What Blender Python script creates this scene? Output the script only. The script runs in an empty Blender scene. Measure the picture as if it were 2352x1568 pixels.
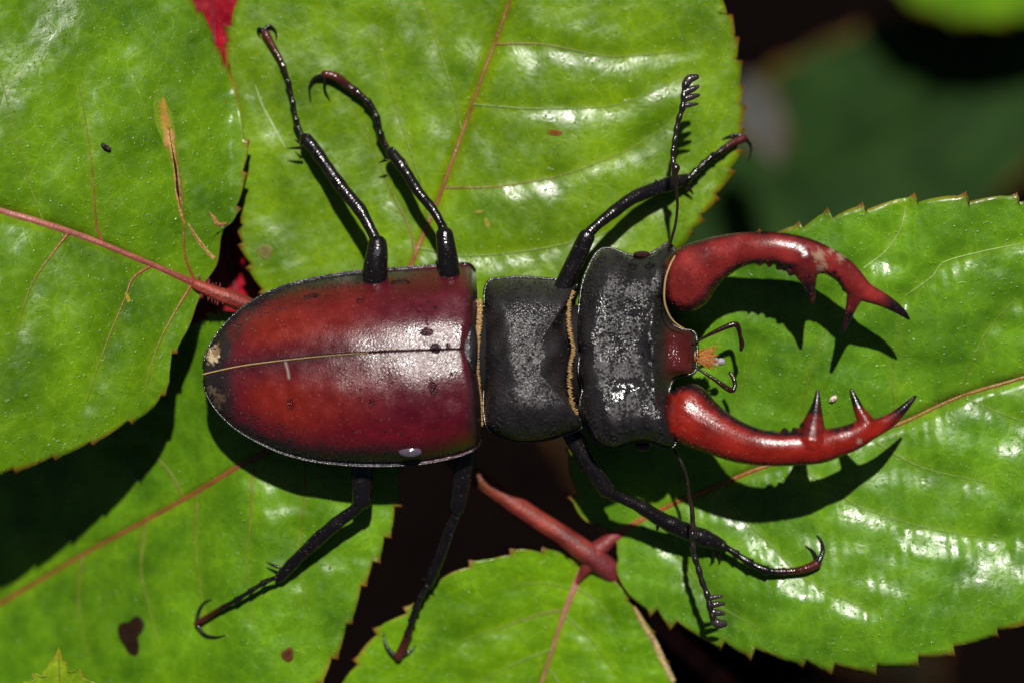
import bpy, math, random
import numpy as np
from mathutils import Vector

random.seed(7)
RNG = np.random.default_rng(11)
scene = bpy.context.scene
C = scene.collection
scene.unit_settings.system = 'METRIC'
scene.unit_settings.scale_length = 0.01          # one unit is one centimetre

# ------------------------------------------------------------------ camera
S = 0.0046            # centimetres per drawing unit (the tracing is 2352 x 1568 units)
DCAM = 30.05          # lens to reference plane
cam_d = bpy.data.cameras.new('camera')
cam_d.lens = 100.0
cam_d.sensor_width = 36.0
cam_d.clip_start = 0.5
cam_d.clip_end = 5000.0
cam_d.dof.use_dof = True
cam_d.dof.focus_distance = DCAM - 150 * S
cam_d.dof.aperture_fstop = 0.085                  # f/8.5 with a unit of one centimetre
cam = bpy.data.objects.new('camera', cam_d)
C.objects.link(cam)
cam.location = (0, 0, DCAM)
scene.camera = cam

# ------------------------------------------------------------------ light
SUN_EL = math.radians(60.0)
SUN_AZ = math.radians(5.0)                       # clockwise from +Y
world = bpy.data.worlds.new('World')
scene.world = world
world.use_nodes = True
wn = world.node_tree.nodes
wl = world.node_tree.links
bg = wn['Background']
sky = wn.new('ShaderNodeTexSky')
sky.sky_type = 'NISHITA'
sky.sun_disc = False
sky.sun_elevation = SUN_EL
sky.sun_rotation = SUN_AZ
wl.new(sky.outputs[0], bg.inputs[0])
bg.inputs[1].default_value = 0.02                 # close-up exposed for one hard light: shade goes nearly black
sun_d = bpy.data.lights.new('sun', 'SUN')
sun_d.energy = 4.6
sun_d.angle = math.radians(1.2)
sun_d.color = (1.0, 0.965, 0.90)
sun = bpy.data.objects.new('sun', sun_d)
C.objects.link(sun)
to_sun = Vector((math.sin(SUN_AZ) * math.cos(SUN_EL), math.cos(SUN_AZ) * math.cos(SUN_EL), math.sin(SUN_EL)))
sun.rotation_euler = to_sun.to_track_quat('Z', 'Y').to_euler()
sun.location = to_sun * 40
scene.view_settings.view_transform = 'Standard'
scene.view_settings.look = 'None'
scene.view_settings.exposure = 0.18
scene.view_settings.gamma = 1.0

# ------------------------------------------------------------------ helpers
def P(a):
    """drawing x, y and height (drawing units) -> centimetres"""
    a = np.asarray(a, float)
    h = a[..., 2] * S
    k = 1.0 - h / DCAM
    return np.stack([(a[..., 0] - 1176) * S * k, (784 - a[..., 1]) * S * k, h], -1)

WLOC = {}

def tag(o, label=None, cat=None, group=None, kind=None):
    if label: o['label'] = label
    if cat: o['category'] = cat
    if group: o['group'] = group
    if kind: o['kind'] = kind
    return o

def empty(name, loc):
    o = bpy.data.objects.new(name, None)
    o.empty_display_size = 0.2
    C.objects.link(o)
    o.location = loc
    WLOC[o] = Vector(loc)
    return o

def build(name, verts, faces, mat, parent=None, cols=None, smooth=True, solid=0.0):
    verts = np.asarray(verts, float)
    c = 0.5 * (verts.min(0) + verts.max(0))
    me = bpy.data.meshes.new(name)
    me.from_pydata((verts - c).tolist(), [], faces if isinstance(faces, list) else faces.tolist())
    if smooth:
        me.polygons.foreach_set('use_smooth', np.ones(len(me.polygons), bool))
    if cols is not None:
        at = me.color_attributes.new('Col', 'FLOAT_COLOR', 'POINT')
        cc = np.ones((len(verts), 4), np.float32)
        cc[:, :3] = np.clip(cols, 0, 1)
        at.data.foreach_set('color', cc.ravel())
    me.update()
    o = bpy.data.objects.new(name, me)
    C.objects.link(o)
    if mat: me.materials.append(mat)
    wl_ = Vector(c)
    o.location = wl_
    if parent is not None:
        o.parent = parent
        o.location = wl_ - WLOC[parent]
    WLOC[o] = wl_
    if solid:
        m = o.modifiers.new('thickness', 'SOLIDIFY')
        m.thickness = solid
        m.offset = -1
    return o

def resample(pts, n, power=None):
    """Catmull-Rom through pts, n samples evenly spaced along it"""
    p = np.asarray(pts, float)
    if len(p) == 2:
        t = np.linspace(0, 1, n)[:, None]
        return p[0] * (1 - t) + p[1] * t
    q = np.vstack([2 * p[0] - p[1], p, 2 * p[-1] - p[-2]])
    out = []
    for i in range(1, len(q) - 2):
        t = np.linspace(0, 1, 24, endpoint=False)[:, None]
        a, b, c, d = q[i - 1], q[i], q[i + 1], q[i + 2]
        out.append(0.5 * (2 * b + (c - a) * t + (2 * a - 5 * b + 4 * c - d) * t ** 2 + (3 * b - a - 3 * c + d) * t ** 3))
    out.append(p[-1:])
    o = np.vstack(out)
    L = np.r_[0, np.cumsum(np.linalg.norm(np.diff(o[:, :2], axis=0), axis=1) + 1e-9)]
    s = np.linspace(0, 1, n)
    if power: s = s ** power
    s = s * L[-1]
    return np.stack([np.interp(s, L, o[:, k]) for k in range(o.shape[1])], -1)

def grid_faces(nu, nv, closed_v=False, flip=False, base=0):
    i = np.arange(nu - 1)[:, None]
    j = np.arange(nv if closed_v else nv - 1)[None, :]
    j2 = (j + 1) % nv
    f = np.stack([i * nv + j, (i + 1) * nv + j, (i + 1) * nv + j2, i * nv + j2], -1).reshape(-1, 4) + base
    return f[:, ::-1] if flip else f

def tube(pts, n=24, seg=12, flat=1.0, bumps=None):
    """pts: (x, y, h, r) in drawing units -> world verts, faces. Rounded ends."""
    q = resample(pts, n)
    r = np.maximum(q[:, 3], 0.3) * S
    w = P(q[:, :3])
    if bumps is not None:
        r = r * bumps(np.linspace(0, 1, n))
    T = np.gradient(w, axis=0)
    T /= np.linalg.norm(T, axis=1)[:, None] + 1e-12
    Z = np.array([0, 0, 1.0])
    side = np.cross(T, Z)
    side /= np.linalg.norm(side, axis=1)[:, None] + 1e-12
    up = np.cross(side, T)
    rings, a = [], np.linspace(0, 2 * np.pi, seg, endpoint=False)
    def ring(c, rr, s_, u_):
        return c + rr * (np.cos(a)[:, None] * s_ + flat * np.sin(a)[:, None] * u_)
    for k in (3, 2, 1):
        th = k / 3 * 1.45
        rings.append(ring(w[0] - T[0] * r[0] * math.sin(th), r[0] * math.cos(th), side[0], up[0]))
    for i in range(n):
        rings.append(ring(w[i], r[i], side[i], up[i]))
    for k in (1, 2, 3):
        th = k / 3 * 1.45
        rings.append(ring(w[-1] + T[-1] * r[-1] * math.sin(th), r[-1] * math.cos(th), side[-1], up[-1]))
    v = np.vstack(rings)
    f = grid_faces(n + 6, seg, True).tolist()
    f.append(list(range(seg)))
    f.append(list(range((n + 5) * seg, (n + 6) * seg))[::-1])
    return v, f

def join(parts):
    V, F, b = [], [], 0
    for v, f in parts:
        V.append(v)
        F += [[i + b for i in q] for q in f]
        b += len(v)
    return np.vstack(V), F

def ball(x, y, h, rx, ry=None, rz=None, nu=10, nv=14, rot=0.0):
    ry = rx if ry is None else ry
    rz = rx if rz is None else rz
    c = P(np.array([x, y, h], float))
    th = np.linspace(0.02, np.pi - 0.02, nu)[:, None]
    ph = np.linspace(0, 2 * np.pi, nv, endpoint=False)[None, :]
    X = (np.sin(th) * np.cos(ph)) * rx
    Y = (np.sin(th) * np.sin(ph)) * ry
    Zc = (np.cos(th) * np.ones_like(ph)) * rz
    ca, sa = math.cos(rot), math.sin(rot)
    v = np.stack([(X * ca - Y * sa), (X * sa + Y * ca), Zc], -1).reshape(-1, 3) * S + c
    f = grid_faces(nu, nv, True).tolist()
    f.append(list(range(nv))[::-1])
    f.append(list(range((nu - 1) * nv, nu * nv)))
    return v, f

def sstep(a, b, x):
    t = np.clip((x - a) / (b - a), 0, 1)
    return t * t * (3 - 2 * t)

def wob(x, y, sc, seed):
    """cheap smooth noise, about -1..1"""
    r = np.random.default_rng(seed)
    o = 0
    for k in range(6):
        a, p, f = r.uniform(0, 6.28), r.uniform(0, 6.28), r.uniform(0.6, 1.7) / sc
        o = o + np.sin((x * math.cos(a) + y * math.sin(a)) * f * 6.28 + p)
    return o / 3.2

def dist_poly(x, y, pts):
    """distance from points to a polyline"""
    p = np.asarray(pts, float)
    d = np.full(np.shape(x), 1e9)
    for i in range(len(p) - 1):
        a, b = p[i, :2], p[i + 1, :2]
        ab = b - a
        t = np.clip(((x - a[0]) * ab[0] + (y - a[1]) * ab[1]) / (ab @ ab + 1e-9), 0, 1)
        d = np.minimum(d, np.hypot(x - a[0] - t * ab[0], y - a[1] - t * ab[1]))
    return d

# ------------------------------------------------------------------ materials
def new_mat(name):
    m = bpy.data.materials.new(name)
    m.use_nodes = True
    nt = m.node_tree
    b = nt.nodes['Principled BSDF']
    return m, nt, b, nt.nodes.new, nt.links.new

def N(nt, typ, **kw):
    n = nt.nodes.new(typ)
    for k, v in kw.items():
        setattr(n, k, v)
    return n

def noise(nt, co, scale, detail=3, rough=0.55):
    n = N(nt, 'ShaderNodeTexNoise')
    n.inputs['Scale'].default_value = scale
    n.inputs['Detail'].default_value = detail
    n.inputs['Roughness'].default_value = rough
    nt.links.new(co, n.inputs['Vector'])
    return n

def ramp(nt, src, stops):
    r = N(nt, 'ShaderNodeValToRGB')
    e = r.color_ramp.elements
    e[0].position, e[0].color = stops[0][0], stops[0][1]
    e[1].position, e[1].color = stops[1][0], stops[1][1]
    for p, c in stops[2:]:
        k = e.new(p)
        k.color = c
    nt.links.new(src, r.inputs[0])
    return r

def g(v): return (v, v, v, 1)

def leaf_mat(name, mottle=(0.52, 1.22), rough=0.28, bump=0.085, sss=0.0, glints=True, spec=0.31):
    m, nt, b, _, L = new_mat(name)
    geo = N(nt, 'ShaderNodeNewGeometry')
    co = geo.outputs['Position']
    at = N(nt, 'ShaderNodeAttribute', attribute_name='Col')
    n1 = noise(nt, co, 1.6, 5, 0.62)
    n2 = noise(nt, co, 9.0, 4, 0.6)
    r1 = ramp(nt, n1.outputs['Fac'], [(0.3, (mottle[0] * .82, mottle[0], mottle[0] * .9, 1)), (0.72, (mottle[1] * 1.06, mottle[1], mottle[1] * .9, 1))])
    r2 = ramp(nt, n2.outputs['Fac'], [(0.3, g(0.93)), (0.7, g(1.06))])
    m1 = N(nt, 'ShaderNodeMix', data_type='RGBA', blend_type='MULTIPLY')
    m1.inputs[0].default_value = 1
    L(at.outputs['Color'], m1.inputs[6]); L(r1.outputs[0], m1.inputs[7])
    m2 = N(nt, 'ShaderNodeMix', data_type='RGBA', blend_type='MULTIPLY')
    m2.inputs[0].default_value = 1
    L(m1.outputs[2], m2.inputs[6]); L(r2.outputs[0], m2.inputs[7])
    # fine net of veinlets
    vo = N(nt, 'ShaderNodeTexVoronoi', feature='DISTANCE_TO_EDGE')
    vo.inputs['Scale'].default_value = 4.6
    nw = noise(nt, co, 3.0, 2)
    add = N(nt, 'ShaderNodeVectorMath', operation='MULTIPLY_ADD')
    add.inputs[1].default_value = (0.25, 0.25, 0.25)
    L(nw.outputs['Color'], add.inputs[0]); L(co, add.inputs[2])
    L(add.outputs[0], vo.inputs['Vector'])
    rv = ramp(nt, vo.outputs['Distance'], [(0.0, (1.5, 1.3, 1.1, 1)), (0.05, g(1.0))])
    m3 = N(nt, 'ShaderNodeMix', data_type='RGBA', blend_type='MULTIPLY')
    m3.inputs[0].default_value = 0.6
    L(m2.outputs[2], m3.inputs[6]); L(rv.outputs[0], m3.inputs[7])
    v2 = N(nt, 'ShaderNodeTexVoronoi', feature='DISTANCE_TO_EDGE')
    v2.inputs['Scale'].default_value = 11.0
    L(add.outputs[0], v2.inputs['Vector'])
    rv2 = ramp(nt, v2.outputs['Distance'], [(0.0, (1.35, 1.2, 1.1, 1)), (0.06, g(1.0))])
    m4 = N(nt, 'ShaderNodeMix', data_type='RGBA', blend_type='MULTIPLY')
    m4.inputs[0].default_value = 0.5
    L(m3.outputs[2], m4.inputs[6]); L(rv2.outputs[0], m4.inputs[7])
    L(m4.outputs[2], b.inputs['Base Color'])
    b.inputs['Specular IOR Level'].default_value = spec
    rr = ramp(nt, n2.outputs['Fac'], [(0.3, g(rough - 0.1)), (0.7, g(rough + 0.14))])
    L(rr.outputs[0], b.inputs['Roughness'])
    if sss:
        b.inputs['Subsurface Weight'].default_value = sss
        b.inputs['Subsurface Radius'].default_value = (0.5, 1.0, 0.15)
        b.inputs['Subsurface Scale'].default_value = 0.05
    # relief: cells, ripples and grains
    nb = noise(nt, co, 14.0, 3, 0.6)
    nf = noise(nt, co, 55.0, 2, 0.5)
    ve = ramp(nt, vo.outputs['Distance'], [(0.0, g(0.0)), (0.12, g(1.0))])
    a1 = N(nt, 'ShaderNodeMath', operation='MULTIPLY_ADD')
    L(nf.outputs['Fac'], a1.inputs[0]); a1.inputs[1].default_value = 0.30; L(nb.outputs['Fac'], a1.inputs[2])
    a2 = N(nt, 'ShaderNodeMath', operation='MULTIPLY_ADD')
    L(ve.outputs[0], a2.inputs[0]); a2.inputs[1].default_value = 0.24; L(a1.outputs[0], a2.inputs[2])
    bp = N(nt, 'ShaderNodeBump')
    bp.inputs['Strength'].default_value = bump
    bp.inputs['Distance'].default_value = 0.05
    ng = noise(nt, co, 24.0, 1, 0.4)              # scattered pimples
    rg = ramp(nt, ng.outputs['Fac'], [(0.66, g(0)), (0.76, g(1))])
    L(a2.outputs[0], bp.inputs['Height'])
    b2 = N(nt, 'ShaderNodeBump')
    b2.inputs['Strength'].default_value = 0.5
    b2.inputs['Distance'].default_value = 0.014
    L(rg.outputs[0], b2.inputs['Height']); L(bp.outputs[0], b2.inputs['Normal'])
    L(b2.outputs[0], b.inputs['Normal'])
    return m

def shell_mat(name, rough=0.34, grain=60.0, bump=0.3, coat=0.0, wet=False, spec=0.5, speck=0.0):
    """beetle armour: pigment from the mesh, pitted relief, optional wet film"""
    m, nt, b, _, L = new_mat(name)
    geo = N(nt, 'ShaderNodeNewGeometry')
    co = geo.outputs['Position']
    at = N(nt, 'ShaderNodeAttribute', attribute_name='Col')
    n1 = noise(nt, co, 6.0, 4, 0.6)
    r1 = ramp(nt, n1.outputs['Fac'], [(0.3, g(0.78)), (0.7, g(1.2))])
    mx = N(nt, 'ShaderNodeMix', data_type='RGBA', blend_type='MULTIPLY')
    mx.inputs[0].default_value = 1
    L(at.outputs['Color'], mx.inputs[6]); L(r1.outputs[0], mx.inputs[7])
    out = mx.outputs[2]
    if speck:                                     # dust grains lying in the pits; on the legs also pale specks imitating sparkle
        ns = noise(nt, co, 34.0, 2, 0.5)
        rs = ramp(nt, ns.outputs['Fac'], [(0.66, g(0)), (0.74, g(speck))])
        md = N(nt, 'ShaderNodeMix', data_type='RGBA')
        md.inputs[7].default_value = (0.32, 0.27, 0.2, 1)
        L(rs.outputs[0], md.inputs[0]); L(out, md.inputs[6])
        out = md.outputs[2]
    L(out, b.inputs['Base Color'])
    b.inputs['Specular IOR Level'].default_value = spec
    vo = N(nt, 'ShaderNodeTexVoronoi')
    vo.inputs['Scale'].default_value = grain
    L(co, vo.inputs['Vector'])
    nb = noise(nt, co, grain * 0.9, 2, 0.5)
    a1 = N(nt, 'ShaderNodeMath', operation='ADD')
    L(vo.outputs['Distance'], a1.inputs[0]); L(nb.outputs['Fac'], a1.inputs[1])
    bp = N(nt, 'ShaderNodeBump')
    bp.inputs['Strength'].default_value = bump
    bp.inputs['Distance'].default_value = 0.012
    L(a1.outputs[0], bp.inputs['Height'])
    L(bp.outputs[0], b.inputs['Normal'])
    if wet:
        nw = noise(nt, co, 2.6, 3, 0.5)
        rw = ramp(nt, nw.outputs['Fac'], [(0.47, g(rough)), (0.56, g(0.16))])
        L(rw.outputs[0], b.inputs['Roughness'])
    else:
        rr = ramp(nt, n1.outputs['Fac'], [(0.3, g(max(rough - 0.08, 0.05))), (0.7, g(rough + 0.1))])
        L(rr.outputs[0], b.inputs['Roughness'])
    b.inputs['Coat Weight'].default_value = coat
    b.inputs['Coat Roughness'].default_value = 0.12
    return m

def plain_mat(name, col, rough=0.5, grain=30.0, bump=0.2, spec=0.5, var=0.25, sss=0.0):
    m, nt, b, _, L = new_mat(name)
    geo = N(nt, 'ShaderNodeNewGeometry')
    n = noise(nt, geo.outputs['Position'], grain, 4, 0.6)
    lo = tuple(c * (1 - var) for c in col) + (1,)
    hi = tuple(min(1, c * (1 + var)) for c in col) + (1,)
    r = ramp(nt, n.outputs['Fac'], [(0.3, lo), (0.7, hi)])
    L(r.outputs[0], b.inputs['Base Color'])
    b.inputs['Roughness'].default_value = rough
    b.inputs['Specular IOR Level'].default_value = spec
    bp = N(nt, 'ShaderNodeBump')
    bp.inputs['Strength'].default_value = bump
    bp.inputs['Distance'].default_value = 0.02
    L(n.outputs['Fac'], bp.inputs['Height']); L(bp.outputs[0], b.inputs['Normal'])
    if sss:
        b.inputs['Subsurface Weight'].default_value = sss
        b.inputs['Subsurface Radius'].default_value = (1, .4, .2)
        b.inputs['Subsurface Scale'].default_value = 0.05
    return m

M_LEAF = leaf_mat('rose_leaf_blade')
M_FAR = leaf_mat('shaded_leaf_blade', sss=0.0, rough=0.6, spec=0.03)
M_VEIN = shell_mat('leaf_vein', rough=0.38, grain=40, bump=0.35)
M_STEM = shell_mat('leaf_stalk', rough=0.5, grain=34, bump=0.45, spec=0.4)
M_SPOT = shell_mat('leaf_blemish', rough=0.6, grain=30, bump=0.5, spec=0.12)
M_ELY = shell_mat('wing_case', rough=0.25, grain=70, bump=0.20, speck=0.22, spec=0.6)
M_HEAD = shell_mat('head_armour', rough=0.40, grain=60, bump=0.45, wet=True, spec=0.5)
M_PRO = shell_mat('neck_shield', rough=0.32, grain=60, bump=0.42, spec=0.5)
M_MAN = shell_mat('jaw', rough=0.24, grain=55, bump=0.14, speck=0.25)
M_LEG = shell_mat('leg_armour', rough=0.20, grain=50, bump=0.22, speck=0.26)  # specks raised in colour to imitate sparkle on the legs
M_BODY = plain_mat('beetle_underside', (0.005, 0.004, 0.004), 0.75, 30, spec=0.2)
M_GOLD = plain_mat('golden_hair', (0.42, 0.26, 0.10), 0.5, 60, 0.1)
M_GOLD2 = plain_mat('amber_hair', (0.36, 0.13, 0.010), 0.4, 60, 0.1)
M_EYE = plain_mat('eye_lens', (0.035, 0.012, 0.012), 0.15, 60, 0.05)
M_SOIL = plain_mat('shade_tinted_soil', (0.0036, 0.0022, 0.0021), 1.0, 2.0, 0.6, spec=0.0, var=0.5)  # soil colour set near black to stand in for missing shade
M_MITE = plain_mat('mite_shell', (0.30, 0.27, 0.31), 0.5, 120, 0.3)
M_GRAIN = plain_mat('armour_granule', (0.02, 0.017, 0.018), 0.22, 60, 0.0, spec=0.8)
M_GRAINR = plain_mat('jaw_granule', (0.20, 0.03, 0.025), 0.22, 60, 0.0, spec=0.8)
M_CRUMB = plain_mat('pale_crumb', (0.6, 0.5, 0.4), 0.6, 60, 0.3)
M_DIRT = plain_mat('dark_crumb', (0.02, 0.014, 0.012), 0.5, 60, 0.3)
m, nt, b, _, L = new_mat('water')
b.inputs['Base Color'].default_value = (1, 1, 1, 1)
b.inputs['Roughness'].default_value = 0.0
b.inputs['IOR'].default_value = 1.33
b.inputs['Transmission Weight'].default_value = 1.0
M_WATER = m

# ------------------------------------------------------------------ ground
gs = 600.0
gn = 40
gx = np.linspace(-gs, gs, gn)
GX, GY = np.meshgrid(gx, gx, indexing='ij')
GZ = -30.0 + 0.0 * GX
GZ += 0.8 * np.sin(GX * 0.07 + 1) * np.cos(GY * 0.06)
o = build('ground', np.stack([GX, GY, GZ], -1).reshape(-1, 3), grid_faces(gn, gn), M_SOIL)
tag(o, 'bare soil far below the rose leaves, coloured near black for shade', 'ground', kind='structure')

# ------------------------------------------------------------------ leaves
GREEN = np.array([0.088, 0.245, 0.008])

class Leaf:
    def __init__(self, mid, hbase, veins, fold=0.05, quilt=5.0, seed=1, rip=1.0):
        self.rip = rip
        self.mid = np.asarray(mid, float)
        self.midr = resample(mid, 60)
        self.veins = veins
        self.hb, self.fold, self.quilt, self.seed = hbase, fold, quilt, seed
    def h(self, x, y):
        x = np.asarray(x, float); y = np.asarray(y, float)
        z = self.hb(x, y)
        dm = dist_poly(x, y, self.midr)
        z = z + self.fold * 220 * (1 - np.exp(-dm / 220))
        q = np.ones(np.shape(x))
        for v in self.veins:
            d = dist_poly(x, y, v)
            q = q - 0.75 * np.exp(-(d / 26.0) ** 2) * 1.0
        q = np.clip(q, -0.6, 1)
        z = z + self.quilt * q * (1 - np.exp(-dm / 60))
        z = z + self.rip * (3.0 * wob(x, y, 260, self.seed) + 1.5 * wob(x, y, 90, self.seed + 5) + 0.55 * wob(x, y, 42, self.seed + 9))
        return z

def side_curve(pts, n, teeth, amp, spacing, sgn, seed):
    """smooth margin, saw-tooth offset, closeness to a tooth point, outward normals"""
    c = resample(pts, n)
    L = np.r_[0, np.cumsum(np.linalg.norm(np.diff(c, axis=0), axis=1))]
    T = np.gradient(c, axis=0)
    T /= np.linalg.norm(T, axis=1)[:, None] + 1e-9
    nor = np.stack([T[:, 1], -T[:, 0]], -1) * sgn
    pos = []
    for t in teeth:
        d = np.hypot(c[:, 0] - t[0], c[:, 1] - t[1])
        if d.min() < 70: pos.append(L[d.argmin()])
    pos = sorted(pos)
    r = random.Random(seed)
    lo, hi = (pos[0], pos[-1]) if pos else (L[-1], L[-1])
    s = lo
    while s - spacing > 0.06 * L[-1]:
        s -= spacing * r.uniform(0.7, 1.25); pos.append(s)
    s = hi if pos and teeth else 0.05 * L[-1]
    while s + spacing < L[-1] * 0.97:
        s += spacing * r.uniform(0.75, 1.2); pos.append(s)
    pos = sorted(p for p in pos if p > 0)
    off = np.zeros(n); tip = np.zeros(n)
    prev = 0.0
    for p in pos:
        a = amp * r.uniform(0.75, 1.2)
        seg = (L > prev) & (L <= p)
        w = max(p - prev, 1)
        s = (L[seg] - prev) / w
        off[seg] = a * (0.75 * np.minimum(s * 1.5, 1) ** 0.65 + 0.5 * np.clip((s - (1 - 18 / w)) / (18 / w + 1e-6), 0, 1) ** 1.2) * np.clip(L[seg] / 60, 0, 1)
        tip = np.maximum(tip, np.exp(-((L - p + 3) / 7.0) ** 2))
        prev = p
    off = off - amp * 0.5
    # sharp notch right after each tooth stays, tiny smoothing elsewhere
    return c, off, tip, nor

def make_leaf(parent, name, leaf, sideA, sideB, teethA=(), teethB=(), amp=17, spacing=85, col=GREEN, mat=M_LEAF,
              nu=620, nv=34, seed=1, edgecol=(0.20, 0.10, 0.015), tipcol=(0.16, 0.02, 0.012), solid=3.0, label=None, colfn=None):
    V, F, K, base = [], [], [], 0
    mid = resample(leaf.mid, nu)
    vv = np.linspace(0, 1, nv) ** 0.85
    for pts, teeth, sgn, sd in ((sideA, teethA, 1, seed), (sideB, teethB, -1, seed + 50)):
        c, off, tip, nor = side_curve(pts, nu, teeth, amp, spacing, sgn, sd)
        # outward check
        if np.mean(np.sum((c - mid)[nu // 4:3 * nu // 4] * nor[nu // 4:3 * nu // 4], 1)) < 0: nor = -nor
        grid = mid[:, None, :] * (1 - vv[None, :, None]) + c[:, None, :] * vv[None, :, None]
        dd = np.linalg.norm(c - mid, axis=1)
        fall = np.clip(1 - (1 - vv[None, :]) * dd[:, None] / 45.0, 0, 1) ** 1.5
        grid = grid + nor[:, None, :] * (off[:, None] * fall)[:, :, None]
        x, y = grid[..., 0], grid[..., 1]
        z = leaf.h(x, y)
        V.append(P(np.stack([x, y, z], -1)).reshape(-1, 3))
        f = grid_faces(nu, nv, base=base)
        a, b_, d_ = V[-1][0], V[-1][0], 0
        F.append(f); base += nu * nv
        edge_d = (1 - vv[None, :]) * dd[:, None]
        e = np.exp(-(edge_d / 4.0) ** 2)[..., None] * (0.6 + 0.4 * np.sin(np.linspace(0, 60, nu))[:, None, None])
        tp = (tip[:, None] * np.exp(-(edge_d / 9.0) ** 2))[..., None]
        dm = dist_poly(x, y, leaf.midr)
        vn = np.exp(-(dm / 16.0) ** 2)
        for v in leaf.veins:
            vn = np.maximum(vn, 0.55 * np.exp(-(dist_poly(x, y, v) / 10.0) ** 2))
        vn = vn[..., None]
        cc = np.array(col)[None, None, :] * (1 + 0.10 * wob(x, y, 420, seed)[..., None])
        cc = cc * (1 - 0.4 * vn) + 0.4 * vn * np.array([col[0] * 1.9, col[1] * 1.25, col[2] * 1.5])
        if colfn is not None: cc = colfn(x, y, cc)
        cc = cc * (1 - 0.85 * e) + 0.85 * e * np.array(edgecol)
        cc = cc * (1 - tp) + tp * np.array(tipcol)
        K.append(cc.reshape(-1, 3))
    V = np.vstack(V); K = np.vstack(K)
    # make every face look up
    FF = []
    for f in F:
        p = V[f]
        nz = np.cross(p[:, 1] - p[:, 0], p[:, 2] - p[:, 0])[:, 2]
        if np.median(nz) < 0: f = f[:, ::-1]
        FF.append(f)
    o = build(name, V, np.vstack(FF), mat, parent, K, solid=solid * S)
    if label: o['label'] = label
    return o

def ribbon(parent, name, leaf, pts, col0, col1, lift=2.5, n=60, mat=M_VEIN, fade=1.0, hair=0.0):
    """raised vein or scar lying on the blade. pts: (x, y, halfwidth)"""
    q = resample(pts, n)
    T = np.gradient(q[:, :2], axis=0)
    T /= np.linalg.norm(T, axis=1)[:, None] + 1e-9
    nor = np.stack([-T[:, 1], T[:, 0]], -1)
    prof = [(-1.25, -4.0), (-0.8, 0.1), (-0.4, 0.8), (0, 1.0), (0.4, 0.8), (0.8, 0.1), (1.25, -4.0)]
    cols, V = [], []
    for k, (a, b_) in enumerate(prof):
        xy = q[:, :2] + nor * (a * q[:, 2:3])
        zz = leaf.h(q[:, 0], q[:, 1]) * 0.5 + leaf.h(xy[:, 0], xy[:, 1]) * 0.5
        hh = zz + (lift + 0.25 * q[:, 2]) * b_ if b_ > 0 else zz + b_
        V.append(P(np.c_[xy, hh]))
        t = np.linspace(0, 1, n)[:, None] ** fade
        cols.append(np.array(col0) * (1 - t) + np.array(col1) * t)
    V = np.stack(V, 1).reshape(-1, 3)
    K = np.stack(cols, 1).reshape(-1, 3)
    K = K * ((0.85 + 0.3 * RNG.random((len(K), 1))) if mat is not M_SPOT else (0.5 + 0.9 * RNG.random((len(K), 1))))
    f = grid_faces(n, len(prof))
    p = V[f]
    if np.median(np.cross(p[:, 1] - p[:, 0], p[:, 2] - p[:, 0])[:, 2]) < 0: f = f[:, ::-1]
    return build(name, V, f, mat, parent, K)

def patch(parent, name, leaf, cx, cy, rx, ry, rot, col, col2, lift=1.6, seed=3, nr=6, na=28, irr=0.18, mat=M_SPOT):
    """blemish with an uneven outline lying on the blade"""
    r = np.random.default_rng(seed)
    a = np.linspace(0, 2 * np.pi, na, endpoint=False)
    k = 1 + irr * sum(r.uniform(-.6, .6) * np.sin(a * j + r.uniform(0, 6)) for j in (1, 2, 3, 4))
    V, K = [], []
    for i in range(1, nr + 1):
        s = i / nr
        x = rx * k * s * np.cos(a); y = ry * k * s * np.sin(a)
        X = cx + x * math.cos(rot) - y * math.sin(rot); Y = cy + x * math.sin(rot) + y * math.cos(rot)
        V.append(P(np.stack([X, Y, leaf.h(X, Y) + (lift if i < nr else -2.0)], -1)))
        K.append(np.tile(np.array(col) * (1 - s) + np.array(col2) * s, (na, 1)))
    V = np.vstack(V); K = np.vstack(K)
    f = grid_faces(nr, na, True).tolist(); f.append(list(range(na)))
    V0 = V
    q = np.array(f[0])
    if np.cross(V0[q[1]] - V0[q[0]], V0[q[2]] - V0[q[0]])[2] < 0: f = [t[::-1] for t in f]
    return build(name, V, f, mat, parent, K)

def auto_veins(mid, sideA, sideB, ts, lean=0.16, reach=0.8):
    """pairs of side veins running from the midrib towards the margin"""
    m = resample(mid, 200); out = []
    for s, t in ts:
        c = resample(sideA if s > 0 else sideB, 200)
        i = int(t * 199); j = min(199, int((t + lean) * 199))
        a, b_ = m[i], c[j]
        ctl = a * 0.45 + b_ * 0.55 + (m[min(199, i + 8)] - m[i]) * 1.2
        k = [a + (b_ - a) * 0.02, 0.55 * a + 0.45 * ctl, ctl * 0.75 + b_ * 0.25, a + (b_ - a) * reach]
        out.append([tuple(p) for p in k])
    return out

RED = (0.26, 0.035, 0.022)
PINK = (0.42, 0.12, 0.09)
RUST = (0.17, 0.085, 0.010)
OLIVE = (0.105, 0.19, 0.010)
PALE = (0.17, 0.33, 0.045)

rose = empty('rose_leaf', P(np.array([1372, 1285, -60.])))
tag(rose, 'five-part green rose leaf with red stalk that carries the beetle', 'leaf')

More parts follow.
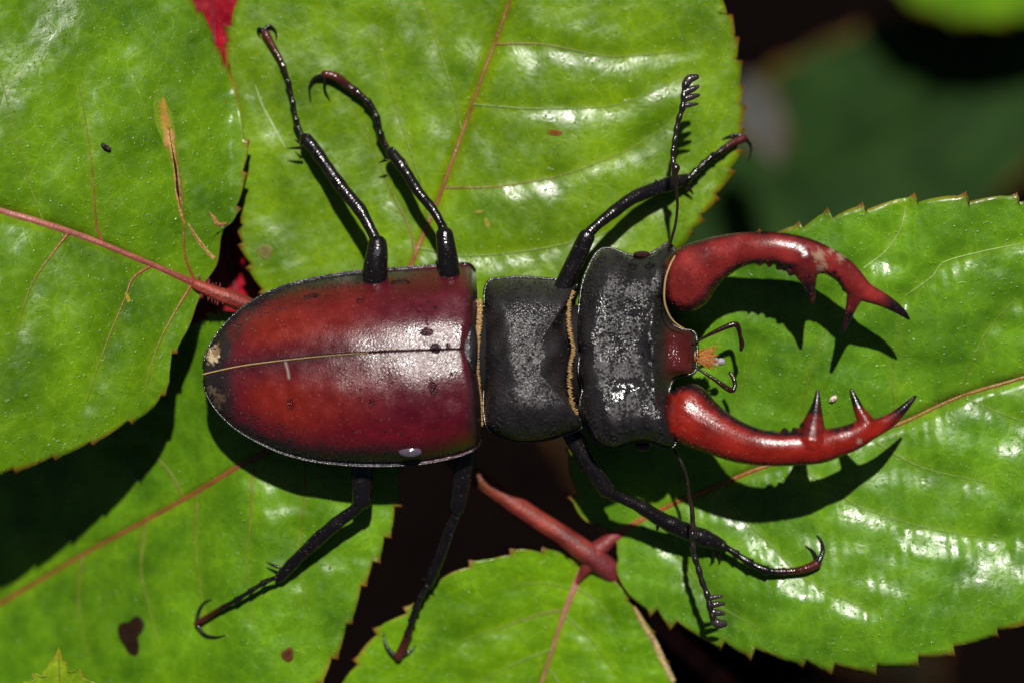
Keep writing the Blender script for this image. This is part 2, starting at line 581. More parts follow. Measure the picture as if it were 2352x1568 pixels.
# --- stalk
stalk_pts = [(452, 655, 72, 13), (500, 676, 64, 17), (545, 692, 55, 20), (600, 722, 40, 20), (700, 795, 8, 19), (850, 905, -18, 19), (1000, 1022, -50, 20),
             (1100, 1098, -66, 22), (1200, 1170, -66, 23), (1290, 1228, -58, 24), (1340, 1264, -50, 27), (1372, 1288, -55, 28), (1402, 1312, -66, 27), (1440, 1350, -105, 26), (1520, 1440, -200, 24), (1700, 1600, -480, 24)]
v, f = tube(stalk_pts, 120, 18)
xs = np.linspace(0, 1, len(v))[:, None]
k = np.array(RED) * (0.85 - 0.25 * xs) + np.array([0.10, 0.02, 0.012]) * wob(v[:, 0] * 100, v[:, 1] * 100, 60, 4)[:, None] * 0.6
px = v[:, 0] / S + 1176
k = k + np.exp(-((px - 1080) / 60) ** 2)[:, None] * np.array([-0.06, 0.012, -0.005])  # colour darkened here so the stalk fades into the beetle's shadow
ang = np.arange(len(v)) % 18
k = k * (1 + 0.35 * np.sin(ang * 2.1 + px * 0.004)[:, None] * np.array([1, .8, .8]))
fk = np.exp(-((px - 1395) / 45) ** 2)[:, None] * 0.75
k = k * (1 - fk) + np.array([0.10, 0.012, 0.022]) * fk
stalk = build('stalk', v, f, M_STEM, rose, np.clip(k, 0.006, 1))
for pts_ in ([(1350, 1276, -56, 22), (1385, 1252, -56, 20), (1412, 1232, -54, 15), (1470, 1200, -46, 8)], [(1366, 1276, -50, 24), (1352, 1296, -54, 19), (1338, 1318, -62, 11), (1326, 1336, -68, 6)],
             [(800, 868, -8, 14), (845, 860, -6, 11), (880, 800, -4, 8)], [(800, 868, -8, 14), (800, 915, -8, 11), (740, 955, -4, 8)]):
    v, f = tube(pts_, 24, 14)
    kk = np.tile(np.array([0.17, 0.022, 0.022]), (len(v), 1)) * (1 + 0.3 * wob(v[:, 0] * 100, v[:, 1] * 100, 30, 6)[:, None])
    build('leaflet_stalk', v, f, M_STEM, rose, kk)
# hairs round the stalk where the blade starts
hv = []
for i in range(60):
    t = random.uniform(455, 510); a = random.uniform(0, 6.28)
    y0 = 655 + (t - 452) * 0.42
    sx, sy = math.cos(a) * 0.4, math.sin(a)
    hv.append(tube([(t + sx * 12, y0 + sy * 15, 70, .9), (t + sx * 16, y0 + sy * 22, 74, .7), (t + sx * 18, y0 + sy * 27, 72, .6)], 4, 4))
v, f = join(hv)
tag(build('stalk_hair', v, f, M_VEIN, stalk, np.tile([0.2, 0.03, 0.03], (len(v), 1))), kind='stuff')

# --- left (end) leaflet
midL = [(474, 664), (380, 622), (240, 563), (130, 523), (0, 484), (-200, 425), (-420, 345), (-640, 260)]
upL = [(470, 662), (497, 612), (503, 575), (505, 545), (514, 520), (532, 506), (549, 470), (558, 420), (566, 350), (562, 300), (553, 250), (540, 200), (520, 150), (498, 105),
       (475, 55), (440, -5), (390, -75), (300, -180), (150, -270), (-80, -300), (-330, -180), (-540, 40), (-640, 260)]
loL = [(474, 668), (452, 705), (432, 750), (404, 800), (391, 850), (384, 888), (358, 930), (300, 968), (215, 1016), (127, 1050), (38, 1080), (-60, 1095), (-230, 1050), (-420, 880), (-560, 600), (-640, 260)]
vL = [[(238, 560), (222, 520), (215, 430), (205, 330), (180, 190)], [(448, 646), (425, 590), (421, 520), (418, 440), (400, 330), (360, 210)], [(158, 535), (115, 590), (70, 660), (40, 760)],
      [(345, 612), (305, 640), (285, 690), (240, 800), (200, 920)], [(440, 655), (400, 720), (360, 800), (330, 900)], [(100, 512), (60, 400), (20, 250), (-20, 80)]]
LL_ = Leaf(midL, lambda x, y: 58 + 0.42 * np.maximum(470 - x, -60) - 0.00018 * np.maximum(470 - x, 0) ** 2 - 0.0001 * np.maximum(y - 620, 0) ** 2 - 0.00012 * np.maximum(560 - y, 0) ** 2, vL, 0.12, 6.0, 3)
lf = make_leaf(rose, 'leaflet', LL_, upL, loL, [(566, 322), (556, 395), (522, 150), (500, 108)], [(372, 905), (300, 970), (213, 1020), (127, 1055), (35, 1083)], amp=11, spacing=95, seed=3,
               label='large end leaflet with brown slit scar and pale red midrib', col=(0.086, 0.186, 0.003))
ribbon(lf, 'midrib', LL_, [(470, 662, 13), (430, 645, 10), (380, 622, 8.5), (240, 563, 8), (130, 523, 9), (0, 484, 8.5), (-200, 425, 7), (-420, 345, 5), (-620, 270, 2)], (0.20, 0.028, 0.02), (0.40, 0.17, 0.13), 2.6, 90, fade=.6)
for i, vp in enumerate(vL):
    ribbon(lf, 'side_vein', LL_, [(p[0], p[1], w) for p, w in zip(vp, np.linspace(4.2, 1.3, len(vp)))], RED if i != 5 else OLIVE, OLIVE, 1.4, 40, fade=.6)
patch(lf, 'halo', LL_, 384, 300, 24, 96, -0.2, (0.17, 0.19, 0.01), (0.095, 0.19, 0.004), lift=0.7, seed=35, irr=0.3)
patch(lf, 'scar', LL_, 376, 258, 11, 46, -0.22, (0.40, 0.17, 0.03), (0.20, 0.16, 0.02), lift=1.2, seed=31, irr=0.5)
patch(lf, 'scar', LL_, 388, 318, 13, 34, -0.15, (0.46, 0.26, 0.09), (0.24, 0.15, 0.03), lift=2.0, seed=33, irr=0.5)
ribbon(lf, 'scar', LL_, [(386, 300, 5), (396, 350, 9), (402, 385, 7), (406, 420, 8.5), (409, 446, 9), (412, 475, 4.5), (418, 498, 5), (424, 514, 2.5)], (0.44, 0.25, 0.08), (0.36, 0.2, 0.06), 1.4, 50, M_SPOT)
ribbon(lf, 'slit', LL_, [(388, 296, 1.2), (395, 340, 3), (402, 380, 5), (406, 412, 5), (408, 436, 6.5), (411, 456, 3), (415, 480, 1)], (0.03, 0.010, 0.004), (0.012, 0.004, 0.003), 3.4, 40, M_SPOT)
ribbon(lf, 'scar', LL_, [(432, 514, 2.5), (447, 540, 4.5), (463, 562, 5), (475, 578, 4.5), (492, 594, 6)], (0.38, 0.22, 0.07), (0.45, 0.28, 0.1), 1.2, 30, M_SPOT)
ribbon(lf, 'slit', LL_, [(436, 520, 1), (450, 545, 1.8), (466, 566, 2), (480, 585, 1)], (0.05, 0.02, 0.01), (0.02, 0.008, 0.005), 2.6, 20, M_SPOT)
ribbon(lf, 'scar', LL_, [(480, 488, 2), (492, 502, 5), (500, 516, 6), (520, 514, 4)], (0.4, 0.2, 0.08), (0.3, 0.12, 0.05), 1.4, 16, M_SPOT)
patch(lf, 'blemish', LL_, 294, 684, 6, 14, -0.4, (0.4, 0.22, 0.03), (0.12, 0.22, 0.02))

# --- top leaflet
midT = [(866, 818), (905, 715), (945, 607), (972, 540), (1012, 445), (1060, 310), (1110, 170), (1163, 25), (1220, -160), (1270, -330), (1310, -480)]
lfT = [(866, 818), (790, 800), (690, 755), (635, 712), (600, 670), (578, 620), (558, 575), (548, 530), (548, 480), (544, 400), (534, 300), (524, 200), (520, 130), (524, 70), (540, 15), (580, -60), (690, -220), (900, -400), (1130, -480), (1310, -480)]
rtT = [(880, 818), (1000, 806), (1200, 752), (1380, 686), (1490, 622), (1556, 574), (1588, 534), (1612, 500), (1644, 455), (1678, 396), (1695, 345), (1706, 290), (1706, 240), (1702, 190), (1696, 130), (1690, 75), (1672, 25), (1640, -40), (1590, -140), (1500, -280), (1410, -400), (1310, -480)]
vT = [[(1022, 432), (1150, 428), (1300, 400), (1440, 345), (1560, 270)], [(1132, 102), (1250, 103), (1400, 130), (1560, 120)], [(955, 580), (938, 520), (900, 440), (850, 320), (790, 200)],
      [(985, 505), (960, 400), (900, 220), (860, 60)], [(1062, 305), (1030, 180), (980, 20), (930, -120)], [(1086, 240), (1230, 250), (1420, 240), (1580, 170)], [(960, 570), (1080, 588), (1250, 570), (1400, 530), (1520, 460)]]
LT = Leaf(midT, lambda x, y: -6 + 0.02 * (800 - y) - 0.00016 * np.maximum(x - 1150, 0) ** 2 - 0.00010 * np.maximum(800 - x, 0) ** 2 - 0.2 * np.clip(np.interp(-y, [-820, -607, -310, -25, 480], [866, 945, 1060, 1163, 1310]) - x, 0, 150), vT, 0.11, 8.0, 14)
lf = make_leaf(rose, 'leaflet', LT, lfT, rtT, [(516, 60), (514, 100), (545, 520), (556, 560), (572, 612)],
               [(1685, 31), (1702, 86), (1708, 140), (1714, 195), (1714, 245), (1714, 297), (1705, 345), (1687, 394), (1653, 457), (1618, 504), (1599, 541)], amp=13, spacing=75, seed=8,
               label='broad leaflet under the two left hind legs with a small red spot', col=(0.108, 0.206, 0.003))
ribbon(lf, 'midrib', LT, [(870, 810, 10), (945, 607, 7), (972, 540, 6), (1012, 445, 5.5), (1060, 310, 5), (1110, 170, 4.5), (1163, 25, 4.5), (1220, -160, 5), (1270, -330, 3), (1305, -470, 1.5)], (0.30, 0.08, 0.05), (0.19, 0.095, 0.014), 1.6, 100, fade=.3)
for i, vp in enumerate(vT):
    ribbon(lf, 'side_vein', LT, [(p[0], p[1], w) for p, w in zip(vp, np.linspace(4.0, 1.2, len(vp)))], RUST if i < 3 else OLIVE, OLIVE, 1.2, 40, fade=.5)
patch(lf, 'red_spot', LT, 1275, 305, 20, 8, 0.05, (0.17, 0.012, 0.008), (0.13, 0.10, 0.008), seed=2)
patch(lf, 'brown_spot', LT, 609, 578, 20, 19, 0.3, (0.11, 0.085, 0.03), (0.14, 0.14, 0.03), lift=1.2, seed=6)
patch(lf, 'pale_scar', LT, 1100, 487, 12, 5, -0.2, (0.32, 0.2, 0.06), (0.15, 0.22, 0.02), lift=1.2, seed=7)
patch(lf, 'pale_scar', LT, 1118, 512, 16, 6, 1.2, (0.32, 0.17, 0.04), (0.15, 0.22, 0.02), lift=1.2, seed=9)
ribbon(lf, 'pale_scar', LT, [(586, 196, 1), (604, 245, 1.8), (628, 290, 2), (655, 340, 1.6)], (0.4, 0.5, 0.25), (0.4, 0.5, 0.25), 1.2, 24)

# --- lower left leaflet
midD = [(835, 905), (720, 965), (600, 1042), (555, 1066), (450, 1130), (330, 1197), (190, 1273), (95, 1330), (0, 1386), (-160, 1490), (-340, 1620)]
upD = [(830, 898), (740, 810), (650, 750), (550, 722), (480, 722), (420, 765), (300, 850), (130, 950), (-60, 1080), (-220, 1260), (-310, 1440), (-340, 1620)]
loD = [(846, 912), (895, 985), (915, 1060), (916, 1120), (910, 1165), (892, 1220), (866, 1280), (840, 1335), (820, 1385), (802, 1430), (775, 1495), (748, 1545), (690, 1630), (540, 1740), (320, 1810), (60, 1810), (-180, 1740), (-340, 1620)]
vD = [[(420, 1145), (395, 1090), (340, 1030), (260, 960)], [(333, 1198), (324, 1307), (340, 1385), (370, 1500)], [(188, 1275), (180, 1385), (200, 1500)], [(581, 1055), (576, 1190), (566, 1287), (580, 1420)],
      [(453, 1130), (449, 1229), (455, 1319), (480, 1460)], [(690, 985), (700, 1120), (690, 1260), (700, 1390)]]
LD = Leaf(midD, lambda x, y: -4 - 0.43 * np.maximum(600 - x, 0) * np.clip((600 - x) / 150, 0.2, 1) - 0.0001 * np.maximum(y - 1200, 0) ** 2 - 0.05 * np.maximum(x - 780, 0), vD, 0.10, 7.0, 21, 1.2)
def colD(x, y, cc): return cc
lf = make_leaf(rose, 'leaflet', LD, upD, loD, [(500, 713), (470, 716)], [(912, 1160), (895, 1234), (866, 1290), (838, 1345), (806, 1432), (776, 1513)], amp=15, spacing=80, seed=15,
               label='leaflet with a dark brown hole, half in the shade of the end leaflet', col=(0.092, 0.212, 0.005))
ribbon(lf, 'midrib', LD, [(830, 908, 8), (720, 965, 7), (600, 1042, 6.5), (555, 1066, 6.5), (450, 1130, 6), (330, 1197, 5.5), (190, 1273, 5), (95, 1330, 5), (0, 1386, 6), (-160, 1490, 4), (-330, 1612, 2)], (0.22, 0.055, 0.022), (0.19, 0.075, 0.014), 1.8, 90)
for i, vp in enumerate(vD):
    ribbon(lf, 'side_vein', LD, [(p[0], p[1], w) for p, w in zip(vp, np.linspace(3.6, 1.2, len(vp)))], RUST, OLIVE, 1.2, 40, fade=.45)
patch(lf, 'hole', LD, 299, 1456, 32, 43, -0.15, (0.010, 0.004, 0.002), (0.018, 0.008, 0.003), lift=1.4, seed=18, irr=0.45)
patch(lf, 'red_spot', LD, 660, 1501, 15, 19, 0.3, (0.05, 0.006, 0.006), (0.10, 0.05, 0.008), seed=17, irr=.3)
patch(lf, 'red_spot', LD, 758, 1303, 3.5, 5, 0.3, (0.07, 0.010, 0.008), (0.09, 0.10, 0.008), seed=15)

# --- bottom leaflet
midB = [(1352, 1280), (1325, 1335), (1297, 1405), (1272, 1480), (1246, 1560), (1205, 1690), (1150, 1850), (1080, 2020)]
lfB = [(1348, 1284), (1322, 1290), (1280, 1268), (1220, 1262), (1172, 1268), (1125, 1285), (1076, 1296), (1035, 1314), (998, 1342), (965, 1376), (930, 1404), (860, 1456), (818, 1520), (792, 1565), (745, 1680), (770, 1830), (900, 1960), (1080, 2020)]
rtB = [(1356, 1284), (1380, 1305), (1410, 1335), (1445, 1374), (1468, 1412), (1495, 1458), (1524, 1512), (1550, 1566), (1580, 1680), (1540, 1830), (1380, 1960), (1080, 2020)]
vB = [[(1300, 1398), (1240, 1410), (1150, 1440), (1060, 1470)], [(1268, 1490), (1190, 1520), (1090, 1570)], [(1318, 1352), (1260, 1340), (1180, 1340)], [(1295, 1410), (1350, 1460), (1410, 1540)], [(1320, 1345), (1370, 1380), (1420, 1440)], [(1255, 1530), (1300, 1590), (1350, 1680)]]
LB = Leaf(midB, lambda x, y: -64 - 0.06 * (y - 1280) - 0.00012 * np.maximum(1250 - x, 0) ** 2 - 0.0003 * np.maximum(x - 1400, 0) ** 2, vB, 0.16, 9.0, 33)
lf = make_leaf(rose, 'leaflet', LB, lfB, rtB, [(1172, 1264), (1078, 1289), (977, 1362), (922, 1389), (856, 1444), (813, 1518)], [(1441, 1377), (1497, 1456)], amp=15, spacing=80, seed=25,
               label='leaflet below the stalk fork with a pale pink midrib', col=(0.106, 0.235, 0.003))
ribbon(lf, 'midrib', LB, [(1362, 1266, 24), (1346, 1295, 17), (1325, 1335, 10), (1297, 1405, 7), (1272, 1480, 5), (1246, 1560, 4.5), (1205, 1690, 4), (1150, 1850, 4), (1085, 2010, 2)], (0.36, 0.13, 0.11), (0.20, 0.11, 0.03), 2.4, 70, fade=.7)
for i, vp in enumerate(vB):
    ribbon(lf, 'side_vein', LB, [(p[0], p[1], w) for p, w in zip(vp, np.linspace(3.6, 1.2, len(vp)))], RUST if i == 0 else OLIVE, OLIVE, 1.2, 40, fade=.4)
ribbon(lf, 'dry_edge', LB, [(1455, 1392, 3), (1470, 1420, 6), (1497, 1465, 7), (1522, 1518, 7), (1545, 1564, 6)], (0.3, 0.2, 0.08), (0.4, 0.3, 0.15), 1.0, 30, M_SPOT)

# --- right leaflet
midR = [(1402, 1232), (1440, 1210), (1560, 1150), (1640, 1118), (1750, 1073), (1900, 1025), (2060, 975), (2200, 912), (2352, 866), (2520, 815), (2700, 770), (2860, 735)]
upR = [(1400, 1228), (1345, 1190), (1318, 1130), (1312, 1050), (1335, 950), (1400, 830), (1500, 700), (1600, 610), (1700, 555), (1790, 530), (1850, 514), (1912, 492), (1995, 472), (2110, 456), (2228, 454), (2340, 455), (2470, 475), (2640, 550), (2770, 640), (2860, 735)]
loR = [(1408, 1244), (1412, 1280), (1420, 1322), (1452, 1364), (1500, 1400), (1548, 1432), (1600, 1455), (1660, 1479), (1728, 1497), (1848, 1522), (1915, 1533), (2014, 1536), (2110, 1516), (2194, 1492), (2298, 1452), (2380, 1410), (2520, 1300), (2680, 1080), (2800, 880), (2860, 735)]
vR = [[(2206, 903), (2229, 836), (2268, 758), (2330, 690)], [(2080, 680), (2139, 637), (2170, 602), (2256, 578), (2345, 560)], [(1983, 617), (2033, 578), (2069, 524), (2080, 473)], [(2060, 970), (2050, 850), (2080, 690)],
      [(1830, 1045), (1850, 900), (1900, 740), (1960, 630)], [(1660, 1112), (1680, 960), (1740, 800)], [(1640, 1125), (1750, 1230), (1850, 1330), (1990, 1400)], [(1820, 1058), (1950, 1150), (2120, 1210), (2300, 1240)], [(1990, 1000), (2110, 1070), (2280, 1110)],
      [(1500, 1190), (1570, 1290), (1640, 1380), (1740, 1440)], [(2220, 915), (2330, 960), (2450, 990)]]
LR = Leaf(midR, lambda x, y: -48 + 108 * (1 - np.exp(-np.maximum(x - 1400, -90) / 480)) + 0.065 * (1200 - y) - 0.00003 * np.maximum(x - 2000, 0) ** 2 + 34 * np.exp(-((y - 1420) / 150.0) ** 2) * sstep(1600, 1800, x), vR, 0.12, 11.0, 41, 1.5)
lf = make_leaf(rose, 'leaflet', LR, upR, loR, [(1745, 528), (1835, 504), (1905, 484), (1982, 461), (2101, 441), (2220, 441), (2335, 439)],
               [(1500, 1405), (1545, 1440), (1655, 1487), (1726, 1510), (1847, 1533), (1914, 1543), (2014, 1549), (2112, 1530), (2195, 1508), (2299, 1472)], amp=24, spacing=105, seed=35,
               label='wrinkled shiny leaflet lying under the open jaws', col=(0.090, 0.214, 0.008))
ribbon(lf, 'midrib', LR, [(1396, 1236, 13), (1440, 1210, 8), (1560, 1150, 6), (1640, 1118, 6), (1750, 1073, 6), (1900, 1025, 5), (2060, 975, 5), (2200, 912, 5), (2352, 866, 5), (2520, 815, 4), (2700, 770, 3), (2840, 738, 1.5)], (0.28, 0.05, 0.02), (0.22, 0.13, 0.02), 2.5, 110, fade=.5)
for i, vp in enumerate(vR):
    ribbon(lf, 'side_vein', LR, [(p[0], p[1], w) for p, w in zip(vp, np.linspace(3.4, 1.6, len(vp)))], PALE if i in (1, 2) else OLIVE, (0.26, 0.38, 0.10) if i in (1, 2) else OLIVE, 1.2, 40)

# --- tip of another leaf at the lower edge
tip_leaf = empty('rose_leaf_tip', P(np.array([150, 2050, -120.])))
tag(tip_leaf, 'small pointed serrated leaf tip rising over the brown-holed leaflet', 'leaf')
midS = [(175, 2040), (160, 1850), (145, 1680), (137, 1560), (135, 1484)]
LS = Leaf(midS, lambda x, y: 75 - 0.0005 * np.maximum(y - 1500, 0) ** 2, [], 0.1, 2.0, 50)
lf = make_leaf(tip_leaf, 'blade', LS, [(175, 2040), (-20, 1950), (-60, 1800), (-10, 1660), (30, 1590), (53, 1566), (77, 1560), (73, 1545), (96, 1554), (99, 1541), (110, 1530), (109, 1524), (121, 1514), (130, 1496), (135, 1482)],
               [(175, 2040), (350, 1950), (380, 1800), (310, 1660), (240, 1585), (216, 1566), (193, 1556), (184, 1536), (164, 1543), (155, 1530), (153, 1517), (145, 1514), (140, 1498), (135, 1482)],
               amp=0.01, spacing=900, nu=700, nv=24, seed=51, edgecol=(0.30, 0.17, 0.02), tipcol=(0.30, 0.17, 0.02), col=(0.13, 0.23, 0.006))
ribbon(lf, 'midrib', LS, [(175, 2030, 7), (160, 1850, 5), (145, 1680, 4), (137, 1560, 2.5), (135.5, 1500, 1.2)], OLIVE, OLIVE, 1.5, 40)

# --- young red leaf behind the gap
red_leaf = empty('red_rose_leaf', P(np.array([560, 900, -200.])))
tag(red_leaf, 'young dark red leaf behind the gap between two green leaflets', 'leaf')
midK = [(570, 880), (545, 700), (520, 480), (500, 200), (485, 0), (470, -150)]
LK = Leaf(midK, lambda x, y: -170 + 0.03 * (600 - y), [[(515, 400), (440, 330)], [(515, 400), (590, 300)], [(535, 620), (460, 540)]], 0.12, 5, 60)
lf = make_leaf(red_leaf, 'blade', LK, [(570, 880), (440, 780), (360, 600), (340, 350), (370, 100), (420, -60), (470, -150)], [(570, 880), (680, 760), (720, 560), (700, 320), (630, 100), (540, -60), (470, -150)],
               [], [], amp=12, spacing=80, nu=300, nv=16, seed=61, edgecol=(0.2, 0.02, 0.02), col=(0.26, 0.005, 0.016))
ribbon(lf, 'midrib', LK, [(570, 870, 9), (545, 700, 8), (520, 480, 7), (500, 200, 6), (485, 0, 4), (472, -140, 2)], (0.14, 0.01, 0.02), (0.14, 0.01, 0.02), 3, 50)

# --- blurred leaves deep below
def far_leaf(cx, cy, h, length, width, ang, col, label, seed, name='background_leaf'):
    e = empty(name, P(np.array([cx, cy, h], float)))
    tag(e, label, 'leaf')
    ca, sa = math.cos(ang), math.sin(ang)
    f = (lambda u, w: (cx + u * ca - w * sa, cy + u * sa + w * ca))
    mid = [f(-length / 2, 0), f(-length / 5, 0), f(length / 5, 0), f(length / 2, 0)]
    A = [f(-length / 2, 0), f(-length * .35, width * .36), f(-length * .1, width * .5), f(length * .2, width * .38), f(length * .4, width * .14), f(length / 2, 0)]
    B = [f(-length / 2, 0), f(-length * .35, -width * .36), f(-length * .1, -width * .5), f(length * .2, -width * .38), f(length * .4, -width * .14), f(length / 2, 0)]
    vs = auto_veins(mid, A, B, [(1, .2), (-1, .25), (1, .4), (-1, .45), (1, .6), (-1, .65)])
    lfz = Leaf(mid, lambda x, y: h + 0.05 * (x - cx) - 0.0002 * ((x - cx) ** 2 + (y - cy) ** 2) * 0.5, vs, 0.15, 10, seed)
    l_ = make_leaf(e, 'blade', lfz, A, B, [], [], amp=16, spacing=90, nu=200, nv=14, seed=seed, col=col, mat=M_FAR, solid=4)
    ribbon(l_, 'midrib', lfz, [(*mid[0], 12), (*mid[1], 9), (*mid[2], 7), (*mid[3], 2)], tuple(np.array(col) * 1.3), tuple(np.array(col) * 1.3), 3, 40, M_FAR)
    for vp in vs:
        ribbon(l_, 'side_vein', lfz, [(p[0], p[1], w) for p, w in zip(vp, np.linspace(4, 1.5, len(vp)))], tuple(np.array(col) * 1.4), tuple(np.array(col) * 1.4), 1.5, 16, M_FAR)
    return e
far_leaf(2030, 330, -3000, 1350, 560, -0.55, (0.016, 0.040, 0.010), 'large blurred green leaf deep behind the jaws, coloured dark for shade', 71)  # green lowered in the colour itself to imitate shade and falloff
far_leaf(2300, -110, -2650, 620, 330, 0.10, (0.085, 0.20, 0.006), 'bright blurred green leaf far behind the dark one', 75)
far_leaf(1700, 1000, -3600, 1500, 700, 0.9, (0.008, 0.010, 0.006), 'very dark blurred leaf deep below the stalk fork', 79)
far_leaf(1748, 280, -2500, 230, 110, 1.2, (0.06, 0.066, 0.066), 'small grey blade added to imitate a blurred highlight beside the leaflet edge', 83)  # added blade; its grey stands in for an out-of-focus highlight

# ================================================================== the beetle
beetle = empty('stag_beetle', P(np.array([1050, 810, 10.])))
tag(beetle, 'large stag beetle with maroon wing cases and big red antlered jaws', 'beetle')
TILT = 0.23
BLACK = np.array([0.012, 0.010, 0.011])

# --- body core: one continuous trunk under the armour
n = 60
cx = np.array([485, 520, 600, 700, 850, 1000, 1080, 1115, 1180, 1260, 1310, 1345, 1420, 1500, 1545, 1575])
cy = np.interp(cx, [467, 700, 1000, 1100, 1220, 1320, 1440, 1575], [860, 848, 832, 825, 826, 815, 800, 812])
cw = np.array([8, 70, 130, 170, 185, 180, 150, 120, 150, 140, 115, 120, 165, 150, 100, 30])
cz = np.array([10, 40, 60, 72, 78, 78, 70, 58, 70, 66, 55, 55, 66, 60, 50, 25])
q = resample(np.c_[cx, cy, cw, cz], n)
a = np.linspace(0, 2 * np.pi, 28, endpoint=False)
ring = np.stack([np.repeat(q[:, 0:1], 28, 1), q[:, 1:2] + q[:, 2:3] * np.cos(a), 105 + q[:, 3:4] * np.sin(a)], -1)
V = P(ring).reshape(-1, 3)
F = grid_faces(n, 28, True).tolist(); F.append(list(range(28))); F.append(list(range((n - 1) * 28, n * 28))[::-1])
build('body', V, F, M_BODY, beetle)

# --- wing cases
seam = [(467, 858), (500, 850), (560, 838), (660, 825), (760, 815), (860, 808), (960, 804), (1030, 802), (1084, 801)]
edgeU = [(467, 857), (467, 832), (477, 802), (497, 768), (525, 735), (560, 704), (602, 678), (650, 657), (700, 643), (760, 631), (830, 622), (900, 616), (960, 612), (1020, 607), (1062, 604), (1082, 608), (1092, 622)]
edgeL = [(467, 860), (469, 888), (480, 916), (500, 946), (530, 976), (562, 999), (602, 1021), (650, 1042), (702, 1056), (760, 1065), (830, 1070), (900, 1070), (960, 1066), (1010, 1058), (1062, 1045), (1096, 1028), (1105, 1010)]
def ely_h(t, v, x, y, ys):
    x0 = np.clip((x - 462) / 525.0, 0, 1)
    hs = 128 + 112 * (1 - (1 - x0) ** 2.1) + 8 * (1 - (1 - np.clip((x - 462) / 190.0, 0, 1)) ** 3) - 17 * (np.clip(x - 960, 0, 300) / 150) ** 2
    he = 112.0
    prof = np.clip(1 - (np.minimum(v, .97) / 0.97) ** 2.7, 0, 1) ** 0.76
    z = he + (hs - he) * prof
    z = z + TILT * (y - ys)
    z = z - 30 * sstep(0.955, 1.0, t) ** 2 - 3 * np.exp(-(v / 0.007) ** 2)
    z = z + 10 * np.exp(-((x - 1050) / 40) ** 2 - ((v - 0.72) / 0.16) ** 2)
    return z + 0.7 * wob(x, y, 120, 5)
def ely_col(x, y, t, v, side):
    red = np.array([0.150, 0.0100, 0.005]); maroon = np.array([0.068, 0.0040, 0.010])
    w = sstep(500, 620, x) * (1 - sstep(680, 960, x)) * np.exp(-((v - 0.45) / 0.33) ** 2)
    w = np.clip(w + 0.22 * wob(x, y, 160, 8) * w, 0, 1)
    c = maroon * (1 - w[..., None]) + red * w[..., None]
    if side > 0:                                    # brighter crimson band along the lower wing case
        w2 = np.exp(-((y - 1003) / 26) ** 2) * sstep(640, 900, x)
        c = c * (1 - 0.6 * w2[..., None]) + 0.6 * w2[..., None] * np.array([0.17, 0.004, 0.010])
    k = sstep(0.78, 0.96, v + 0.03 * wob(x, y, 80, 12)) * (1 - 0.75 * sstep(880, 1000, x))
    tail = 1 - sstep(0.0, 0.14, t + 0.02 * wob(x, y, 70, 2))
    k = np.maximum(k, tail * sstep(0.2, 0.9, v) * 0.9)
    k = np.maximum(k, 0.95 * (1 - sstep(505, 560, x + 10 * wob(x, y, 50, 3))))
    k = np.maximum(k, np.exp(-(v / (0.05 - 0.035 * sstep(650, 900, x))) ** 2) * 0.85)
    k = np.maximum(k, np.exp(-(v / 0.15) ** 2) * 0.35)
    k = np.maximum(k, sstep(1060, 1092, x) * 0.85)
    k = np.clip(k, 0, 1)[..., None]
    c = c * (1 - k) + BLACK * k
    for (dx, dy, rx, ry, col, sd) in ((487, 815, 15, 22, (0.55, 0.42, 0.26), 4), (497, 806, 10, 14, (0.22, 0.13, 0.07), 6), (484, 895, 12, 12, (0.10, 0.07, 0.05), 7), (500, 922, 14, 24, (0.10, 0.06, 0.035), 9)):
        d = np.hypot((x - dx) / rx, (y - dy) / ry) + 0.35 * wob(x, y, 18, sd)
        w = (1 - sstep(0.7, 1.1, d))[..., None] * 0.9
        c = c * (1 - w) + np.array(col) * w
    d = dist_poly(x, y, [(656, 832), (661, 850), (664, 868)])
    w = np.exp(-(d / 2.2) ** 2)[..., None] * 0.7
    return c * (1 - w) + np.array([0.4, 0.34, 0.3]) * w
nt_, nv_ = 230, 90
tt = np.linspace(0, 1, nt_)
for side, edge in ((-1, edgeU), (1, edgeL)):
    s_ = resample(seam, nt_, 1.25); e_ = resample(edge, nt_)
    v = (np.linspace(0, 1, nv_) ** 1.35)[None, :]
    G = s_[:, None, :] * (1 - v[..., None]) + e_[:, None, :] * v[..., None]
    G[..., 0] += (8 * np.sin(np.pi * v) * sstep(0.9, 1, tt)[:, None])
    x, y = G[..., 0], G[..., 1]
    T2 = np.repeat(tt[:, None], nv_, 1); V2 = np.repeat(v, nt_, 0)
    z = ely_h(T2, V2, x, y, np.repeat(s_[:, 1:2], nv_, 1))
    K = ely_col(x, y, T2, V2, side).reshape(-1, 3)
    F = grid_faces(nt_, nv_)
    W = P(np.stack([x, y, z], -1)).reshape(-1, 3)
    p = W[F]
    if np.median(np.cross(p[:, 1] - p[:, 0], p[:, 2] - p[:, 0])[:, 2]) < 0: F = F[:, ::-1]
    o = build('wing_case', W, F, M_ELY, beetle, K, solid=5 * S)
    # raised black rim
    ez = z[:, -1]
    rim = np.c_[e_, ez + 1, np.full(nt_, 2.2)][4::5]
    vv_, ff = tube(rim, 120, 8)
    build('rim', vv_, ff, M_LEG, o, np.tile(BLACK, (len(vv_), 1)))
    if side > 0:
        sm = [(p_[0], p_[1] + 1, float(ely_h(np.array(.3), np.array(0.0), np.array(float(p_[0])), np.array(float(p_[1])), p_[1])) + 3.0, w) for p_, w in zip(resample(seam, 14)[:9], np.linspace(1.7, 0.6, 9))]
        vv_, ff = tube(sm, 60, 8, 0.6)
        build('seam_edge', vv_, ff, M_GOLD, o)
